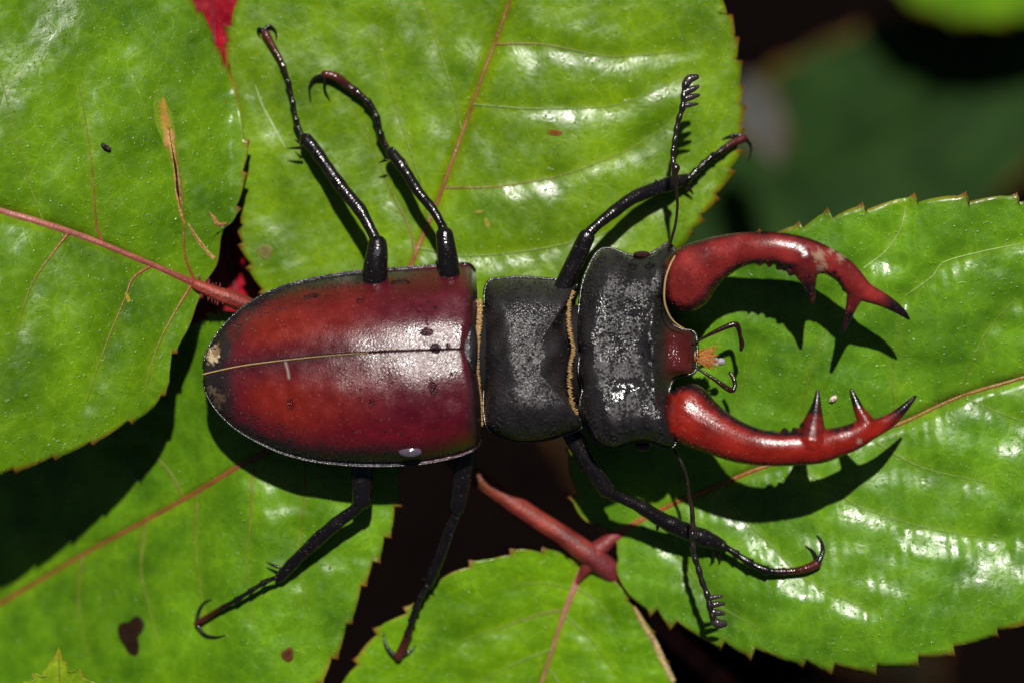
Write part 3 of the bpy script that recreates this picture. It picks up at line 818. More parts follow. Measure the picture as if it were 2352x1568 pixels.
def ely_top(x, y):
    """height of the wing cases at a point"""
    s_ = resample(seam, 120)
    ys = np.interp(x, s_[:, 0], s_[:, 1])
    e_ = resample(edgeU if y < ys else edgeL, 160)
    i = np.argsort(e_[:, 0])
    ye = np.interp(x, e_[i, 0], e_[i, 1])
    v = np.clip((y - ys) / (ye - ys), 0, 1)
    return float(ely_h(np.array(0.5), np.array(v), np.array(float(x)), np.array(float(y)), ys))

# --- little shield between the wing cases
def dome(name, outline, c, edge_h, top_h, n_exp, p_exp, mat, colfn, feat=None, na=260, nr=46, tilt=TILT, closed=True, parent=beetle, solid=4):
    o_ = resample(list(outline) + [outline[0]], na + 1)[:-1]
    r = (np.linspace(0.0, 1, nr) ** 0.8)
    r[0] = 0.002
    G = np.array(c)[None, None, :] + (o_[:, None, :] - np.array(c)[None, None, :]) * r[None, :, None]
    x, y = G[..., 0], G[..., 1]
    R = np.repeat(r[None, :], na, 0)
    z = edge_h + (top_h - edge_h) * np.clip(1 - R ** n_exp, 0, 1) ** p_exp + tilt * (y - c[1])
    if feat is not None: z = z + feat(x, y, R)
    if na > 100:                                    # no creases along the radii
        zs = sum(np.roll(z, k, 0) for k in range(-9, 10)) / 19.0
        wgt = np.clip(R, 0, 1) ** 10
        z = zs * (1 - wgt) + z * wgt
    W = P(np.stack([x, y, z], -1)).reshape(-1, 3)
    i = np.arange(na)[:, None]; j = np.arange(nr - 1)[None, :]; i2 = (i + 1) % na
    F = np.stack([i * nr + j, i * nr + j + 1, i2 * nr + j + 1, i2 * nr + j], -1).reshape(-1, 4)
    p = W[F]
    if np.median(np.cross(p[:, 1] - p[:, 0], p[:, 2] - p[:, 0])[:, 2]) < 0: F = F[:, ::-1]
    K = colfn(x, y, R).reshape(-1, 3)
    return build(name, W, F, mat, parent, K, solid=solid * S)
dark = lambda x, y, R: np.repeat(np.repeat(BLACK[None, None, :], x.shape[0], 0), x.shape[1], 1) * (1 + 0.4 * wob(x, y, 60, 3)[..., None])
dome('scutellum', [(1022, 802), (1036, 786), (1052, 770), (1072, 752), (1090, 742), (1098, 800), (1092, 856), (1076, 850), (1056, 834), (1038, 818)], (1066, 800), 206, 232, 2.5, 0.6, M_PRO, dark, na=80, nr=14)

# --- neck shield
pro_out = [(1112, 700), (1113, 668), (1124, 645), (1150, 640), (1200, 637), (1260, 641), (1312, 646), (1326, 650), (1316, 672), (1306, 700), (1303, 740), (1308, 775), (1316, 805), (1308, 840), (1305, 880), (1312, 925), (1326, 955),
           (1340, 972), (1332, 984), (1300, 996), (1250, 1010), (1200, 1014), (1160, 1006), (1128, 990), (1114, 968), (1110, 930), (1112, 870), (1110, 800), (1108, 750)]
def pro_feat(x, y, R):
    z = -10 * np.exp(-((x - 1215) / 60) ** 2 - ((y - 760) / 50) ** 2)
    z += 5 * np.exp(-((y - 815) / 30) ** 2) - 4 * np.exp(-((x - 1290) / 22) ** 2)
    z += 5 * wob(x, y, 150, 31) * (1 - R ** 4) + 0.8 * wob(x, y, 50, 32) * (1 - R ** 4)
    return z
pro = dome('neck_shield', pro_out, (1214, 826), 128, 244, 2.7, 0.6, M_PRO, lambda x, y, R: dark(x, y, R) * 1.4, pro_feat)

# --- head
head_out = [(1330, 700), (1338, 650), (1356, 604), (1378, 574), (1404, 571), (1436, 583), (1466, 590), (1496, 582), (1518, 568), (1536, 559), (1550, 578), (1548, 606), (1534, 640), (1525, 680), (1530, 715), (1542, 742), (1566, 756), (1594, 762),
            (1601, 790), (1600, 832), (1594, 856), (1566, 862), (1546, 872), (1536, 904), (1532, 940), (1540, 984), (1552, 1012), (1546, 1026), (1524, 1024), (1496, 1014), (1466, 1012), (1438, 1019), (1408, 1028), (1380, 1020), (1358, 998),
            (1344, 966), (1332, 926), (1338, 890), (1328, 850), (1332, 805), (1324, 770)]
def head_feat(x, y, R):
    ridge_x = 1500 + 14 * ((y - 800) / 130) ** 2
    z = -40 * sstep(-6, 34, x - ridge_x) * np.clip(1 - R ** 5, 0, 1) - 0.4 * np.clip(x - 1528, 0, 80)
    z += 13 * np.exp(-((x - ridge_x) / 13) ** 2) * np.exp(-((y - 800) / 190) ** 4)
    z += -20 * np.exp(-((x - 1450) / 46) ** 2 - ((y - 800) / 95) ** 2)
    z += 12 * np.exp(-((x - 1420) / 50) ** 2 - ((y - 650) / 50) ** 2) + 12 * np.exp(-((x - 1420) / 50) ** 2 - ((y - 945) / 50) ** 2)
    z += 5 * np.exp(-((R - 0.955) / 0.02) ** 2)
    z += 3.5 * wob(x, y, 110, 33) * (1 - R ** 4) + 0.8 * wob(x, y, 38, 34) * (1 - R ** 4)
    return z
def head_col(x, y, R):
    c = dark(x, y, R) * 1.3
    w = (sstep(1510, 1545, x) * np.exp(-((y - 812) / 62) ** 4) * (1 - 0.9 * sstep(1584, 1596, x)))[..., None] * 0.9
    return c * (1 - w) + np.array([0.07, 0.007, 0.007]) * w
head = dome('head', head_out, (1432, 802), 146, 238, 6.0, 0.62, M_HEAD, head_col, head_feat, na=420, nr=60)
for (x, y, h, rx, ry) in ((1474, 585, 112, 20, 9), (1478, 1022, 140, 19, 14)):
    v, f = ball(x, y, h, rx, ry, 14)
    build('eye', v, f, M_EYE, head)

def granules(o, out, c, eh, th, ne, pe, feat, count, r0, seed, ok=lambda x, y: True):
    """shiny grains covering an armour plate"""
    rr = random.Random(seed)
    o_ = resample(list(out) + [out[0]], 400)
    parts = []
    while len(parts) < count:
        i = rr.randrange(400); R = math.sqrt(rr.uniform(0.0, 0.93))
        x, y = np.array(c) + (o_[i] - np.array(c)) * R
        # even out the density of far and near outline points
        if rr.random() > np.hypot(*(o_[i] - np.array(c))) ** 2 / 240 ** 2 or not ok(x, y): continue
        z = eh + (th - eh) * max(0, 1 - R ** ne) ** pe + TILT * (y - c[1]) + feat(np.array(x), np.array(y), np.array(R))
        if rr.random() > 0.62 + 0.45 * float(wob(x, y, 90, seed + 70)): continue
        r_ = r0 * (0.45 + 0.95 * rr.random() ** 2.2)
        parts.append(ball(x, y, float(z) + r_ * 0.15, r_, r_ * rr.uniform(.8, 1.2), r_ * 0.8, 5, 7))
    v, f = join(parts)
    tag(build('granules', v, f, M_GRAIN, o), kind='stuff')
granules(head, head_out, (1432, 802), 146, 238, 6.0, 0.62, head_feat, 2300, 2.7, 1, ok=lambda x, y: x < 1522)
granules(pro, pro_out, (1214, 826), 128, 244, 2.7, 0.6, pro_feat, 1800, 2.3, 2)

for o_, out, c_, eh in ((head, head_out, (1432, 802), 146), (pro, pro_out, (1214, 826), 128)):
    q_ = resample(list(out) + [out[0]], 120)
    v, f = tube(np.c_[q_, eh + TILT * (q_[:, 1] - c_[1]) + 5, np.full(120, 3.4)], 300, 8)
    build('rim', v, f, M_LEG, o_, np.tile(BLACK, (len(v), 1)))
rr = random.Random(8)
parts = []
eU, eL, sM = resample(edgeU, 200), resample(edgeL, 200), resample(seam, 200, 1.25)
while len(parts) < 1500:                             # grains along the wing case margins
    i = rr.randrange(4, 198); e_ = eL if rr.random() < 0.6 else eU
    v_ = 0.97 - 0.3 * rr.random() ** 1.6
    x, y = sM[i] * (1 - v_) + e_[i] * v_
    if rr.random() < (x - 700) / 350: continue
    z = ely_h(np.array(i / 199), np.array(v_), np.array(x), np.array(y), sM[i, 1])
    r_ = 1.9 * (0.45 + 0.8 * rr.random() ** 2)
    parts.append(ball(x, y, float(z) + r_ * .3, r_, r_, r_ * .8, 4, 6))
v, f = join(parts)
tag(build('margin_granules', v, f, M_GRAIN, beetle), kind='stuff')

# --- golden hair lines in the two neck joints
def fringe(path, n_h, ln, name, back, w=3.0):
    q = resample(path, n_h)
    r = random.Random(5)
    parts = [tube([(p[0], p[1], p[2], w * (0.7 + 0.6 * r.random())) for p in resample(path, 40)], 90, 8)]
    for p in q:
        a_ = r.gauss(0, 0.35); l_ = ln * r.uniform(0.35, 1.2); x0 = p[0] - back * r.uniform(-1, 6); hh = p[2] + r.uniform(0, 5)
        parts.append(tube([(x0, p[1], hh, 0.95), (x0 + back * l_ * 0.6, p[1] + l_ * a_ * .5, hh + 3, 0.8), (x0 + back * l_, p[1] + l_ * a_, hh + 1, 0.35)], 4, 4))
    v, f = join(parts)
    return tag(build(name, v, f, M_GOLD, beetle), kind='stuff')
fringe([(1103, 690, 150), (1103, 730, 166), (1099, 770, 178), (1095, 810, 186), (1096, 850, 186), (1099, 890, 180), (1103, 930, 170), (1106, 975, 156)], 420, 15, 'hair_fringe', -1, 3.2)
fringe([(1315, 668, 140), (1307, 700, 160), (1306, 740, 178), (1311, 775, 190), (1318, 803, 196), (1311, 838, 198), (1308, 880, 192), (1314, 925, 184), (1326, 955, 172)], 300, 7, 'hair_fringe', 1, 2.2)

# --- jaws
def mandible(main, teeth, knobs, flat, dirt, label, base=(0.19, 0.009, 0.004)):
    parts = [tube(main, 70, 20, flat)]
    for t in teeth: parts.append(tube(t, 22, 14, 0.9))
    for (x, y, h, r) in knobs: parts.append(ball(x, y, h, r))
    v, f = join(parts)
    me = bpy.data.meshes.new('tmp'); me.from_pydata(v.tolist(), [], f)
    ob = bpy.data.objects.new('tmp', me); C.objects.link(ob)
    m = ob.modifiers.new('r', 'REMESH'); m.mode = 'VOXEL'; m.voxel_size = 0.013; m.use_smooth_shade = True
    m2 = ob.modifiers.new('s', 'SMOOTH'); m2.factor = 0.5; m2.iterations = 5
    dg = bpy.context.evaluated_depsgraph_get()
    me2 = bpy.data.meshes.new_from_object(ob.evaluated_get(dg))
    nV = len(me2.vertices); co = np.empty(nV * 3); me2.vertices.foreach_get('co', co); co = co.reshape(-1, 3)
    nn = np.empty(nV * 3); me2.vertices.foreach_get('normal', nn); nn = nn.reshape(-1, 3)
    F = [list(p.vertices) for p in me2.polygons]
    bpy.data.objects.remove(ob); bpy.data.meshes.remove(me); bpy.data.meshes.remove(me2)
    k = 1 - co[:, 2] / DCAM
    x = co[:, 0] / (S * k) + 1176; y = 784 - co[:, 1] / (S * k)
    mp = resample(main, 70)
    c = np.tile(np.array(base), (nV, 1)) * (1 + 0.25 * wob(x, y, 120, 4)[:, None])
    # signed side: towards the inner, toothed edge
    ci = np.array([1800.0, 815.0])
    di = np.argmin(np.hypot(x[:, None] - mp[:, 0], y[:, None] - mp[:, 1]), 1)
    d = np.hypot(x - mp[di, 0], y - mp[di, 1]) / mp[di, 3]
    inner = (np.hypot(x - ci[0], y - ci[1]) < np.hypot(mp[di, 0] - ci[0], mp[di, 1] - ci[1]))
    e = np.where(inner, sstep(0.55, 0.9, d), 0.8 * sstep(0.66, 0.98, d)) * (1 - 0.4 * sstep(0.55, 0.8, di / 70))
    for t in teeth:                                 # each tooth reddish at its root, black at its point
        tp = resample(t, 20)
        dt = np.hypot(x[:, None] - tp[:, 0], y[:, None] - tp[:, 1])
        j = dt.argmin(1); near = dt.min(1) < tp[j, 3] * 1.25 + 2
        e = np.where(near & (j > 2), np.where(j < 9, e * .5, 0) + sstep(6, 12, j), e)
    tipd = np.hypot(x - mp[-1, 0], y - mp[-1, 1])
    e = np.maximum(e, 1 - sstep(40, 100, tipd))
    for (kx, ky, kh, kr) in knobs: e = np.maximum(e, 1 - sstep(kr * .8, kr * 1.8, np.hypot(x - kx, y - ky)))
    e = np.maximum(e, 0.7 * (1 - sstep(1530, 1548, x)))
    e = np.clip(e + 0.12 * wob(x, y, 40, 6) * (e > .05), 0, 1)[:, None]
    c = c * (1 - e) + np.array([0.007, 0.004, 0.006]) * e
    for (dx, dy, rr) in dirt:
        w = (1 - sstep(0.5, 1.1, np.hypot(x - dx, y - dy) / rr + 0.5 * wob(x, y, 12, 9)))[:, None] * 0.65
        c = c * (1 - w) + np.array([0.30, 0.22, 0.15]) * w
    o = build('jaw', co, F, M_MAN, beetle, c)
    rr = random.Random(len(knobs))
    ids = [i for i in range(nV) if nn[i, 2] > 0.35 and x[i] < 1960 and (rr.random() < 0.9)]
    parts = []
    for i in rr.sample(ids, 420):
        if rr.random() > 1.15 - (x[i] - 1530) / 480: continue
        parts.append(ball(x[i], y[i], co[i, 2] / S + .2, (1.1 + 1.3 * rr.random() ** 2), nu=4, nv=6))
    v2, f2 = join(parts)
    tag(build('granules', v2, f2, M_GRAINR, o), kind='stuff')
    o['label'] = label
    return o
mandible([(1540, 668, 160, 34), (1554, 664, 172, 56), (1572, 652, 184, 66), (1598, 622, 194.94, 64), (1655, 589, 217.35, 47), (1715, 571, 238.15, 37), (1775, 570, 252, 36), (1830, 580, 256, 38), (1872, 592, 254, 36), (1908, 603, 252, 29), (1942, 626, 248, 28), (1966, 655, 243, 28),
          (1990, 672, 239, 22), (2022, 686, 233, 17), (2052, 703, 227, 13), (2074, 719, 222, 9), (2088, 733, 219, 4)],
         [[(1846, 594, 254, 38), (1854, 630, 252, 25), (1861, 662, 248, 13), (1866, 697, 245, 5)], [(1970, 660, 242, 24), (1957, 700, 236, 14), (1946, 732, 231, 9.5), (1935, 763, 227, 5)]],
         [(1745, 607, 246.05, 6), (1767, 610, 250, 6), (1788, 615, 252, 7), (1802, 618, 252, 6), (1816, 627, 252, 8), (1917, 628, 246, 5), (1925, 640, 245, 5), (1932, 653, 243, 5), (1938, 666, 241, 5)], 0.72,
         [(1882, 588, 16), (1888, 612, 12), (1910, 575, 9), (1932, 590, 12)], 'dusty dull pinkish red jaw with grey dirt near its larger tooth', (0.17, 0.015, 0.013))
mandible([(1540, 924, 172, 28), (1553, 931, 183, 56), (1570, 942, 191.3, 67), (1600, 966, 203.2, 62), (1645, 992, 223.05, 52), (1692, 1013, 241.16, 46), (1742, 1026, 256.66, 41), (1792, 1030, 264, 38), (1840, 1028, 266, 38), (1884, 1024, 264, 38), (1924, 1014, 260, 33), (1958, 1003, 256, 31),
          (1988, 988, 251, 27), (2018, 978, 244, 20), (2046, 963, 237, 16), (2072, 941, 230, 11), (2092, 921, 225, 7), (2103, 909, 222, 4)],
         [[(1862, 1012, 264, 38), (1868, 974, 260, 26), (1875, 932, 255, 12), (1878, 898, 251, 5)], [(1992, 975, 250, 22), (1974, 942, 244, 13), (1963, 915, 240, 9), (1955, 895, 237, 5)]],
         [(1749, 989, 256.57, 5), (1773, 992, 259, 6), (1802, 990, 261, 9), (1825, 986, 261, 7), (1842, 975, 260, 6), (1925, 988, 256, 6), (1943, 984, 254, 6), (1955, 976, 252, 6)], 0.72,
         [(1975, 1012, 7)], 'glossy bright red jaw on the lower side')

for pts_ in ([(1550, 588, 214, 1.6), (1538, 612, 226, 1.8), (1528, 645, 230, 1.8), (1526, 690, 228, 1.9), (1536, 722, 218, 2), (1551, 742, 204, 2), (1572, 756, 192, 1.4)],):
    v, f = tube(pts_, 60, 8)
    build('jaw_membrane', v, f, M_GOLD, head)

# --- mouth: feelers, amber brush
def painted(name, pts, n, seg, col, parent, mat=M_LEG, flat=1.0, bumps=None, col2=None):
    v, f = tube(pts, n, seg, flat, bumps)
    if col2 is None: k = np.tile(np.array(col), (len(v), 1))
    else:
        t = np.linspace(0, 1, len(v))[:, None]
        t = sstep(0.5, 0.95, t)
        k = np.array(col) * (1 - t) + np.array(col2) * t
    return build(name, v, f, mat, parent, k)
LEGC = (0.006, 0.0045, 0.005)
painted('mouth_feeler', [(1592, 790, 158, 3), (1612, 778, 160, 3), (1638, 764, 165, 4.5), (1672, 749, 168, 6), (1690, 745, 166, 6.5), (1697, 756, 162, 5.5), (1700, 772, 156, 4.5), (1704, 789, 150, 6), (1702, 803, 147, 4)], 60, 10, (0.02, 0.006, 0.006), beetle)
painted('mouth_feeler', [(1592, 842, 158, 3), (1612, 852, 158, 3), (1640, 870, 158, 4.5), (1668, 890, 156, 6), (1682, 896, 154, 6), (1688, 885, 152, 5), (1685, 868, 150, 5), (1677, 856, 148, 4)], 60, 10, (0.02, 0.006, 0.006), beetle)
parts = [tube([(1588, 820, 146, 13), (1612, 820, 148, 15), (1632, 821, 150, 11)], 14, 12, 0.5)]
r = random.Random(3)
for i in range(140):
    a_ = r.uniform(-1, 1); x0 = r.uniform(1600, 1630)
    y0 = 820 + a_ * 15; z0 = 156 + 7 * math.sqrt(1 - a_ * a_)
    l_ = r.uniform(10, 24)
    parts.append(tube([(x0, y0, z0, 0.9), (x0 + l_ * .6, y0 + a_ * l_ * .35, z0 + 2, .8), (x0 + l_, y0 + a_ * l_ * .85, z0 + r.uniform(-3, 4), .4)], 4, 4))
v, f = join(parts)
tag(build('mouth_brush', v, f, M_GOLD2, beetle), kind='stuff')

# --- antennae
def antenna(scape, fun, lam, endr, label=None):
    o = painted('antenna', scape, 50, 10, (0.016, 0.009, 0.007), beetle)
    painted('funicle', fun, 90, 10, (0.014, 0.010, 0.010), o, bumps=lambda t: 1.12 + 0.16 * np.sin(t * 2 * np.pi * 7.5))
    for l_ in lam:
        l_ = [(p[0], p[1], p[2], p[3] * 1.35) for p in l_]
        painted('lamella', l_, 14, 8, (0.03, 0.022, 0.022), o, flat=0.7)
antenna([(1537, 568, 150, 3.2), (1545, 540, 154, 3.2), (1552, 512, 158, 3), (1556, 470, 164, 3.2), (1553, 430, 168, 4), (1550, 402, 170, 7), (1552, 386, 171, 10)],
        [(1547, 380, 171, 6), (1545, 360, 170, 5), (1547, 340, 170, 5), (1551, 315, 170, 5), (1555, 290, 169, 5), (1561, 268, 168, 5.5), (1567, 250, 168, 6), (1570, 225, 167, 6), (1572, 205, 166, 6), (1576, 190, 166, 6)],
        [[(1570, 243, 168, 5), (1585, 241, 166, 4), (1602, 239, 164, 2)], [(1572, 227, 167, 6), (1588, 223, 165, 5.5), (1604, 219, 163, 3)], [(1574, 211, 166, 6), (1590, 205, 165, 5.5), (1603, 199, 163, 3)], [(1575, 194, 166, 7), (1584, 182, 165, 7.5), (1599, 177, 164, 5)]], 6)
antenna([(1546, 1026, 150, 3.6), (1565, 1062, 152, 3.8), (1577, 1094, 152, 3.8), (1583, 1136, 150, 4), (1589, 1166, 148, 5), (1591, 1198, 146, 6), (1591, 1216, 145, 8)],
        [(1590, 1222, 145, 6), (1591, 1248, 144, 5.5), (1595, 1276, 143, 6), (1604, 1304, 142, 6), (1612, 1333, 141, 6), (1622, 1357, 140, 6), (1628, 1378, 140, 6.5), (1633, 1403, 139, 6.5), (1640, 1424, 138, 6)],
        [[(1627, 1373, 140, 5), (1643, 1370, 139, 4), (1658, 1368, 138, 2)], [(1631, 1389, 139, 6), (1648, 1386, 138, 5), (1662, 1385, 137, 3)], [(1635, 1405, 139, 6), (1650, 1406, 138, 5.5), (1663, 1408, 137, 3)], [(1640, 1424, 138, 7), (1650, 1431, 138, 8), (1663, 1431, 137, 6)]], 6)

# --- legs
def leg(femur, tibia, tarsus, claws, spurs, leafs, last=(0.07, 0.012, 0.010)):
    o = painted('leg', femur, 30, 18, LEGC, beetle, flat=0.85)
    t = painted('tibia', tibia, 50, 14, LEGC, o, flat=0.85, bumps=lambda s: 1 + 0.025 * np.sin(s * 47) + 0.03 * np.sin(s * 23 + 1))
    nb = 4.5
    painted('tarsus', tarsus, 80, 10, LEGC, o, bumps=lambda s: np.where(s < 0.68, 0.84 + 0.5 * np.mod(s / 0.68 * 4, 1) ** 3, 0.82 + 0.3 * s), col2=last)
    for c in claws: painted('claw', c, 24, 8, (0.008, 0.007, 0.008), o)
    for s in spurs: painted('spur', s, 10, 7, LEGC, o)
def onleaf(lf, x, y, d): return float(lf.h(np.array(float(x)), np.array(float(y)))) + d
def foot(lf, pts, d0, d1):
    """tarsus points: clearance above the blade from d0 to d1"""
    n_ = len(pts)
    return [(p[0], p[1], onleaf(lf, p[0], p[1], d0 + (d1 - d0) * i / (n_ - 1)), p[2]) for i, p in enumerate(pts)]
def claw(lf, pts, d, r0=5.0):
    n_ = len(pts)
    return [(p[0], p[1], onleaf(lf, p[0], p[1], d * (1 - i / (n_ - 1)) + 1.5), r0 * (1 - 0.75 * i / (n_ - 1))) for i, p in enumerate(pts)]

# left hind
ta = foot(LT, [(694, 312, 7), (682, 284, 6.5), (675, 249, 6), (666, 206, 6), (656, 169, 6), (643, 136, 6), (626, 106, 7), (610, 78, 9)], 34, 10)
leg([(862, 655, 110, 29), (862, 616, 118, 28), (866, 585, 122, 25), (867, 562, 122, 22)],
    [(867, 558, 120, 12), (845, 515, 108, 13), (825, 480, 98, 15), (786, 433, 82, 15), (747, 378, 66, 14), (719, 339, 52, 15), (703, 320, 44, 15)], ta,
    [claw(LT, [(604, 72, 0), (595, 66, 0), (592, 74, 0), (598, 88, 0)], 9), claw(LT, [(608, 68, 0), (618, 60, 0), (630, 68, 0), (635, 80, 0), (634, 92, 0)], 9)],
    [[(692, 340, 50, 4), (675, 341, 46, 3), (659, 341, 42, .8)], [(690, 330, 48, 3.5), (676, 321, 40, .8)], [(708, 312, 50, 5), (715, 314, 48, 2)]], LT)
# left middle
ta = foot(LT, [(889, 341, 8), (875, 312, 8), (868, 281, 8), (858, 253, 8), (844, 234, 8), (827, 218, 8), (801, 199, 9), (770, 177, 10), (747, 171, 9)], 32, 16)
leg([(1034, 650, 112, 25), (1030, 607, 118, 24), (1025, 570, 122, 22), (1021, 540, 120, 20)],
    [(1020, 530, 118, 11), (1012, 512, 112, 10), (993, 480, 100, 11), (961, 441, 84, 12), (934, 398, 66, 13), (911, 366, 52, 14), (898, 350, 44, 13)], ta,
    [claw(LT, [(742, 174, 0), (722, 181, 0), (711, 202, 0), (713, 234, 0)], 16, 6), claw(LT, [(746, 178, 0), (746, 205, 0), (757, 232, 0)], 16, 5)],
    [[(886, 368, 46, 4), (869, 375, 40, .8)], [(906, 354, 52, 4), (903, 338, 52, .8)], [(932, 378, 64, 4), (928, 364, 62, .8)]], LT)
# left front
ta = foot(LT, [(1582, 410, 9), (1605, 388, 8), (1628, 366, 8), (1655, 348, 8), (1680, 330, 8), (1707, 318, 9)], 40, 12)
leg([(1282, 690, 118, 22), (1300, 645, 125, 21), (1326, 590, 132, 20), (1347, 545, 136, 19)],
    [(1352, 536, 136, 12), (1372, 517, 130, 12), (1403, 492, 116, 14), (1452, 456, 92, 15), (1502, 435, 68, 16), (1544, 421, 48, 17), (1576, 412, 30, 14)], ta,
    [claw(LT, [(1712, 318, 0), (1723, 332, 0), (1725, 350, 0), (1719, 370, 0)], 12), claw(LT, [(1706, 313, 0), (1690, 310, 0), (1672, 314, 0), (1660, 321, 0)], 12)],
    [[(1575, 428, 30, 5), (1588, 440, 24, 3), (1592, 448, 20, .8)], [(1508, 424, 74, 6), (1506, 414, 78, 2)], [(1455, 448, 98, 6), (1452, 440, 102, 2)], [(1418, 474, 114, 5), (1416, 466, 118, 2)]], LT)
# right hind
ta = foot(LD, [(634, 1325, 6), (610, 1335, 6.5), (571, 1359, 6), (542, 1377, 6), (511, 1394, 5.5), (484, 1411, 6), (453, 1431, 7)], 40, 12)
leg([(835, 1030, 110, 26), (832, 1072, 108, 25), (831, 1120, 104, 24), (831, 1148, 100, 22)],
    [(828, 1158, 98, 12), (808, 1175, 94, 14), (779, 1196, 86, 15), (736, 1233, 72, 16), (692, 1273, 58, 14), (660, 1306, 42, 14), (643, 1325, 34, 13)], ta,
    [claw(LD, [(451, 1428, 0), (457, 1401, 0), (470, 1382, 0), (486, 1375, 0)], 12), claw(LD, [(454, 1436, 0), (470, 1456, 0), (495, 1462, 0), (517, 1458, 0)], 12)],
    [[(640, 1302, 44, 4), (625, 1296, 42, 3), (611, 1290, 40, .8)], [(736, 1222, 78, 9), (716, 1240, 72, 8)]], LD)
# right middle
ta = foot(LB, [(980, 1346, 9), (967, 1366, 8), (951, 1407, 8), (941, 1441, 8), (930, 1474, 9), (915, 1507, 9)], 46, 14)
leg([(1078, 1010, 110, 23), (1067, 1063, 100, 22), (1058, 1115, 88, 21), (1051, 1164, 74, 19)],
    [(1049, 1174, 70, 12), (1041, 1196, 62, 12), (1031, 1219, 54, 13), (1013, 1269, 32, 14), (996, 1310, 8, 14), (983, 1340, -14, 14)], ta,
    [claw(LB, [(911, 1508, 0), (892, 1490, 0), (883, 1470, 0), (882, 1452, 0)], 14, 6), claw(LB, [(918, 1506, 0), (938, 1497, 0), (957, 1481, 0)], 14, 5)],
    [[(973, 1330, -12, 4), (966, 1328, -14, 1)], [(993, 1348, -16, 4), (998, 1356, -20, 1)]], LB)
# right front
ta = foot(LR, [(1660, 1253, 12), (1679, 1263, 8), (1709, 1283, 9), (1741, 1301, 10), (1772, 1311, 9.5), (1818, 1311, 8), (1853, 1304, 9), (1876, 1294, 10)], 44, 12)
leg([(1292, 950, 116, 22), (1318, 1005, 116, 21), (1358, 1070, 112, 21), (1394, 1124, 104, 20)],
    [(1402, 1133, 100, 14), (1425, 1142, 94, 13), (1467, 1160, 84, 15), (1519, 1192, 72, 18), (1572, 1217, 62, 20), (1625, 1238, 52, 20), (1656, 1251, 46, 15)], ta,
    [claw(LR, [(1880, 1290, 0), (1890, 1265, 0), (1887, 1243, 0), (1877, 1229, 0)], 14, 7), claw(LR, [(1878, 1284, 0), (1868, 1266, 0), (1850, 1252, 0)], 14, 5)],
    [[(1512, 1202, 68, 7), (1509, 1218, 62, 1.5)], [(1556, 1226, 58, 7), (1553, 1241, 52, 1.5)], [(1478, 1172, 76, 6), (1474, 1182, 72, 1.5)], [(1618, 1250, 48, 7), (1617, 1266, 42, 1.5)], [(1636, 1256, 46, 6), (1640, 1276, 38, 4), (1632, 1289, 32, 1)], [(1650, 1262, 44, 6), (1655, 1278, 36, 4), (1652, 1290, 32, 1)]], LR)

# ================================================================== drops, mite, crumbs
M_SKYDROP = plain_mat('sky_tinted_water', (0.07, 0.055, 0.08), 0.12, 20, 0.0, spec=0.5, var=0.15)  # opaque violet-grey colour stands in for sky reflected in the drop
def drop(x, y, rx, ry, rot=0.0, hz=0.62, base=None, mat=None, label='tiny water droplet on the maroon wing cases', group='droplets on the wing cases', k=0.12):
    h = ely_top(x, y) if base is None else base
    v, f = ball(x, y, h + rx * k, rx, ry, min(rx, ry) * hz, 12, 18, rot)
    o = build('water_droplet', v, f, mat or M_WATER)
    tag(o, label, 'droplet', group)
for (x, y, rx, ry, rot) in ((763, 659, 4, 4, 0), (984, 693, 3.6, 3.6, 0), (967, 700, 4.5, 3.6, 0), (1000, 706, 4, 4.5, 0), (977, 715, 3.4, 3.4, 0), (961, 717, 3.2, 3.2, 0), (979, 735, 4, 3.4, 0), (982, 745, 5, 3.4, 0),
                            (1037, 859, 4.2, 4, 0), (1047, 904, 4, 4, 0), (655, 750, 3.2, 3.2, 0), (580, 848, 4, 4, 0), (828, 894, 3.2, 3.2, 0), (1029, 793, 5, 6, 0)):
    if 955 < x < 1005 and y < 750:
        drop(x, y, rx, ry, rot, label='tiny water droplet in the cluster beside the bright sheen', group='cluster of tiny droplets')
    else:
        drop(x, y, rx, ry, rot, label='tiny stray water droplet on the maroon wing cases', group='stray tiny droplets')
drop(828, 691, 9, 8.5, label='round water droplet on the wing case nearer the red-spotted leaflet', group=None)
drop(668, 927, 10, 12, label='round water droplet below the pale scratch on the wing case', group=None)
drop(853, 922, 7, 7, label='small round droplet alone in the middle of the lower wing case', group=None)
drop(980, 763, 15, 9.5, 0.1, label='oval water droplet in the bright sheen above the seam', group=None)
drop(1000, 800, 13, 12, label='water droplet sitting on the seam at the small shield', group=None)
drop(995, 891, 10, 16, 0.25, label='pear-shaped water droplet in the sheen of the lower wing case', group=None)
drop(717, 682, 19, 8, 0.05, 0.4, label='flat oval water film on the rear of the upper wing case', group=None)
drop(919, 650, 22, 9, 0.05, 0.4, label='flat stretched water film near the front edge of the upper wing case', group=None)
drop(942, 1037, 26, 12, 0.0, 0.5, mat=M_SKYDROP, label='large water droplet, coloured violet-grey for sky reflection, hanging on the lower wing case rim', group=None)
def dome_h(x, y, out, c, eh, th, ne, pe, feat):
    o_ = resample(list(out) + [out[0]], 400)
    a0 = math.atan2(y - c[1], x - c[0]); an = np.arctan2(o_[:, 1] - c[1], o_[:, 0] - c[0])
    i = np.argmin(np.abs(np.angle(np.exp(1j * (an - a0)))))
    R = np.hypot(x - c[0], y - c[1]) / np.hypot(*(o_[i] - np.array(c)))
    return float(eh + (th - eh) * max(0, 1 - R ** ne) ** pe + TILT * (y - c[1]) + feat(np.array(float(x)), np.array(float(y)), np.array(R)))
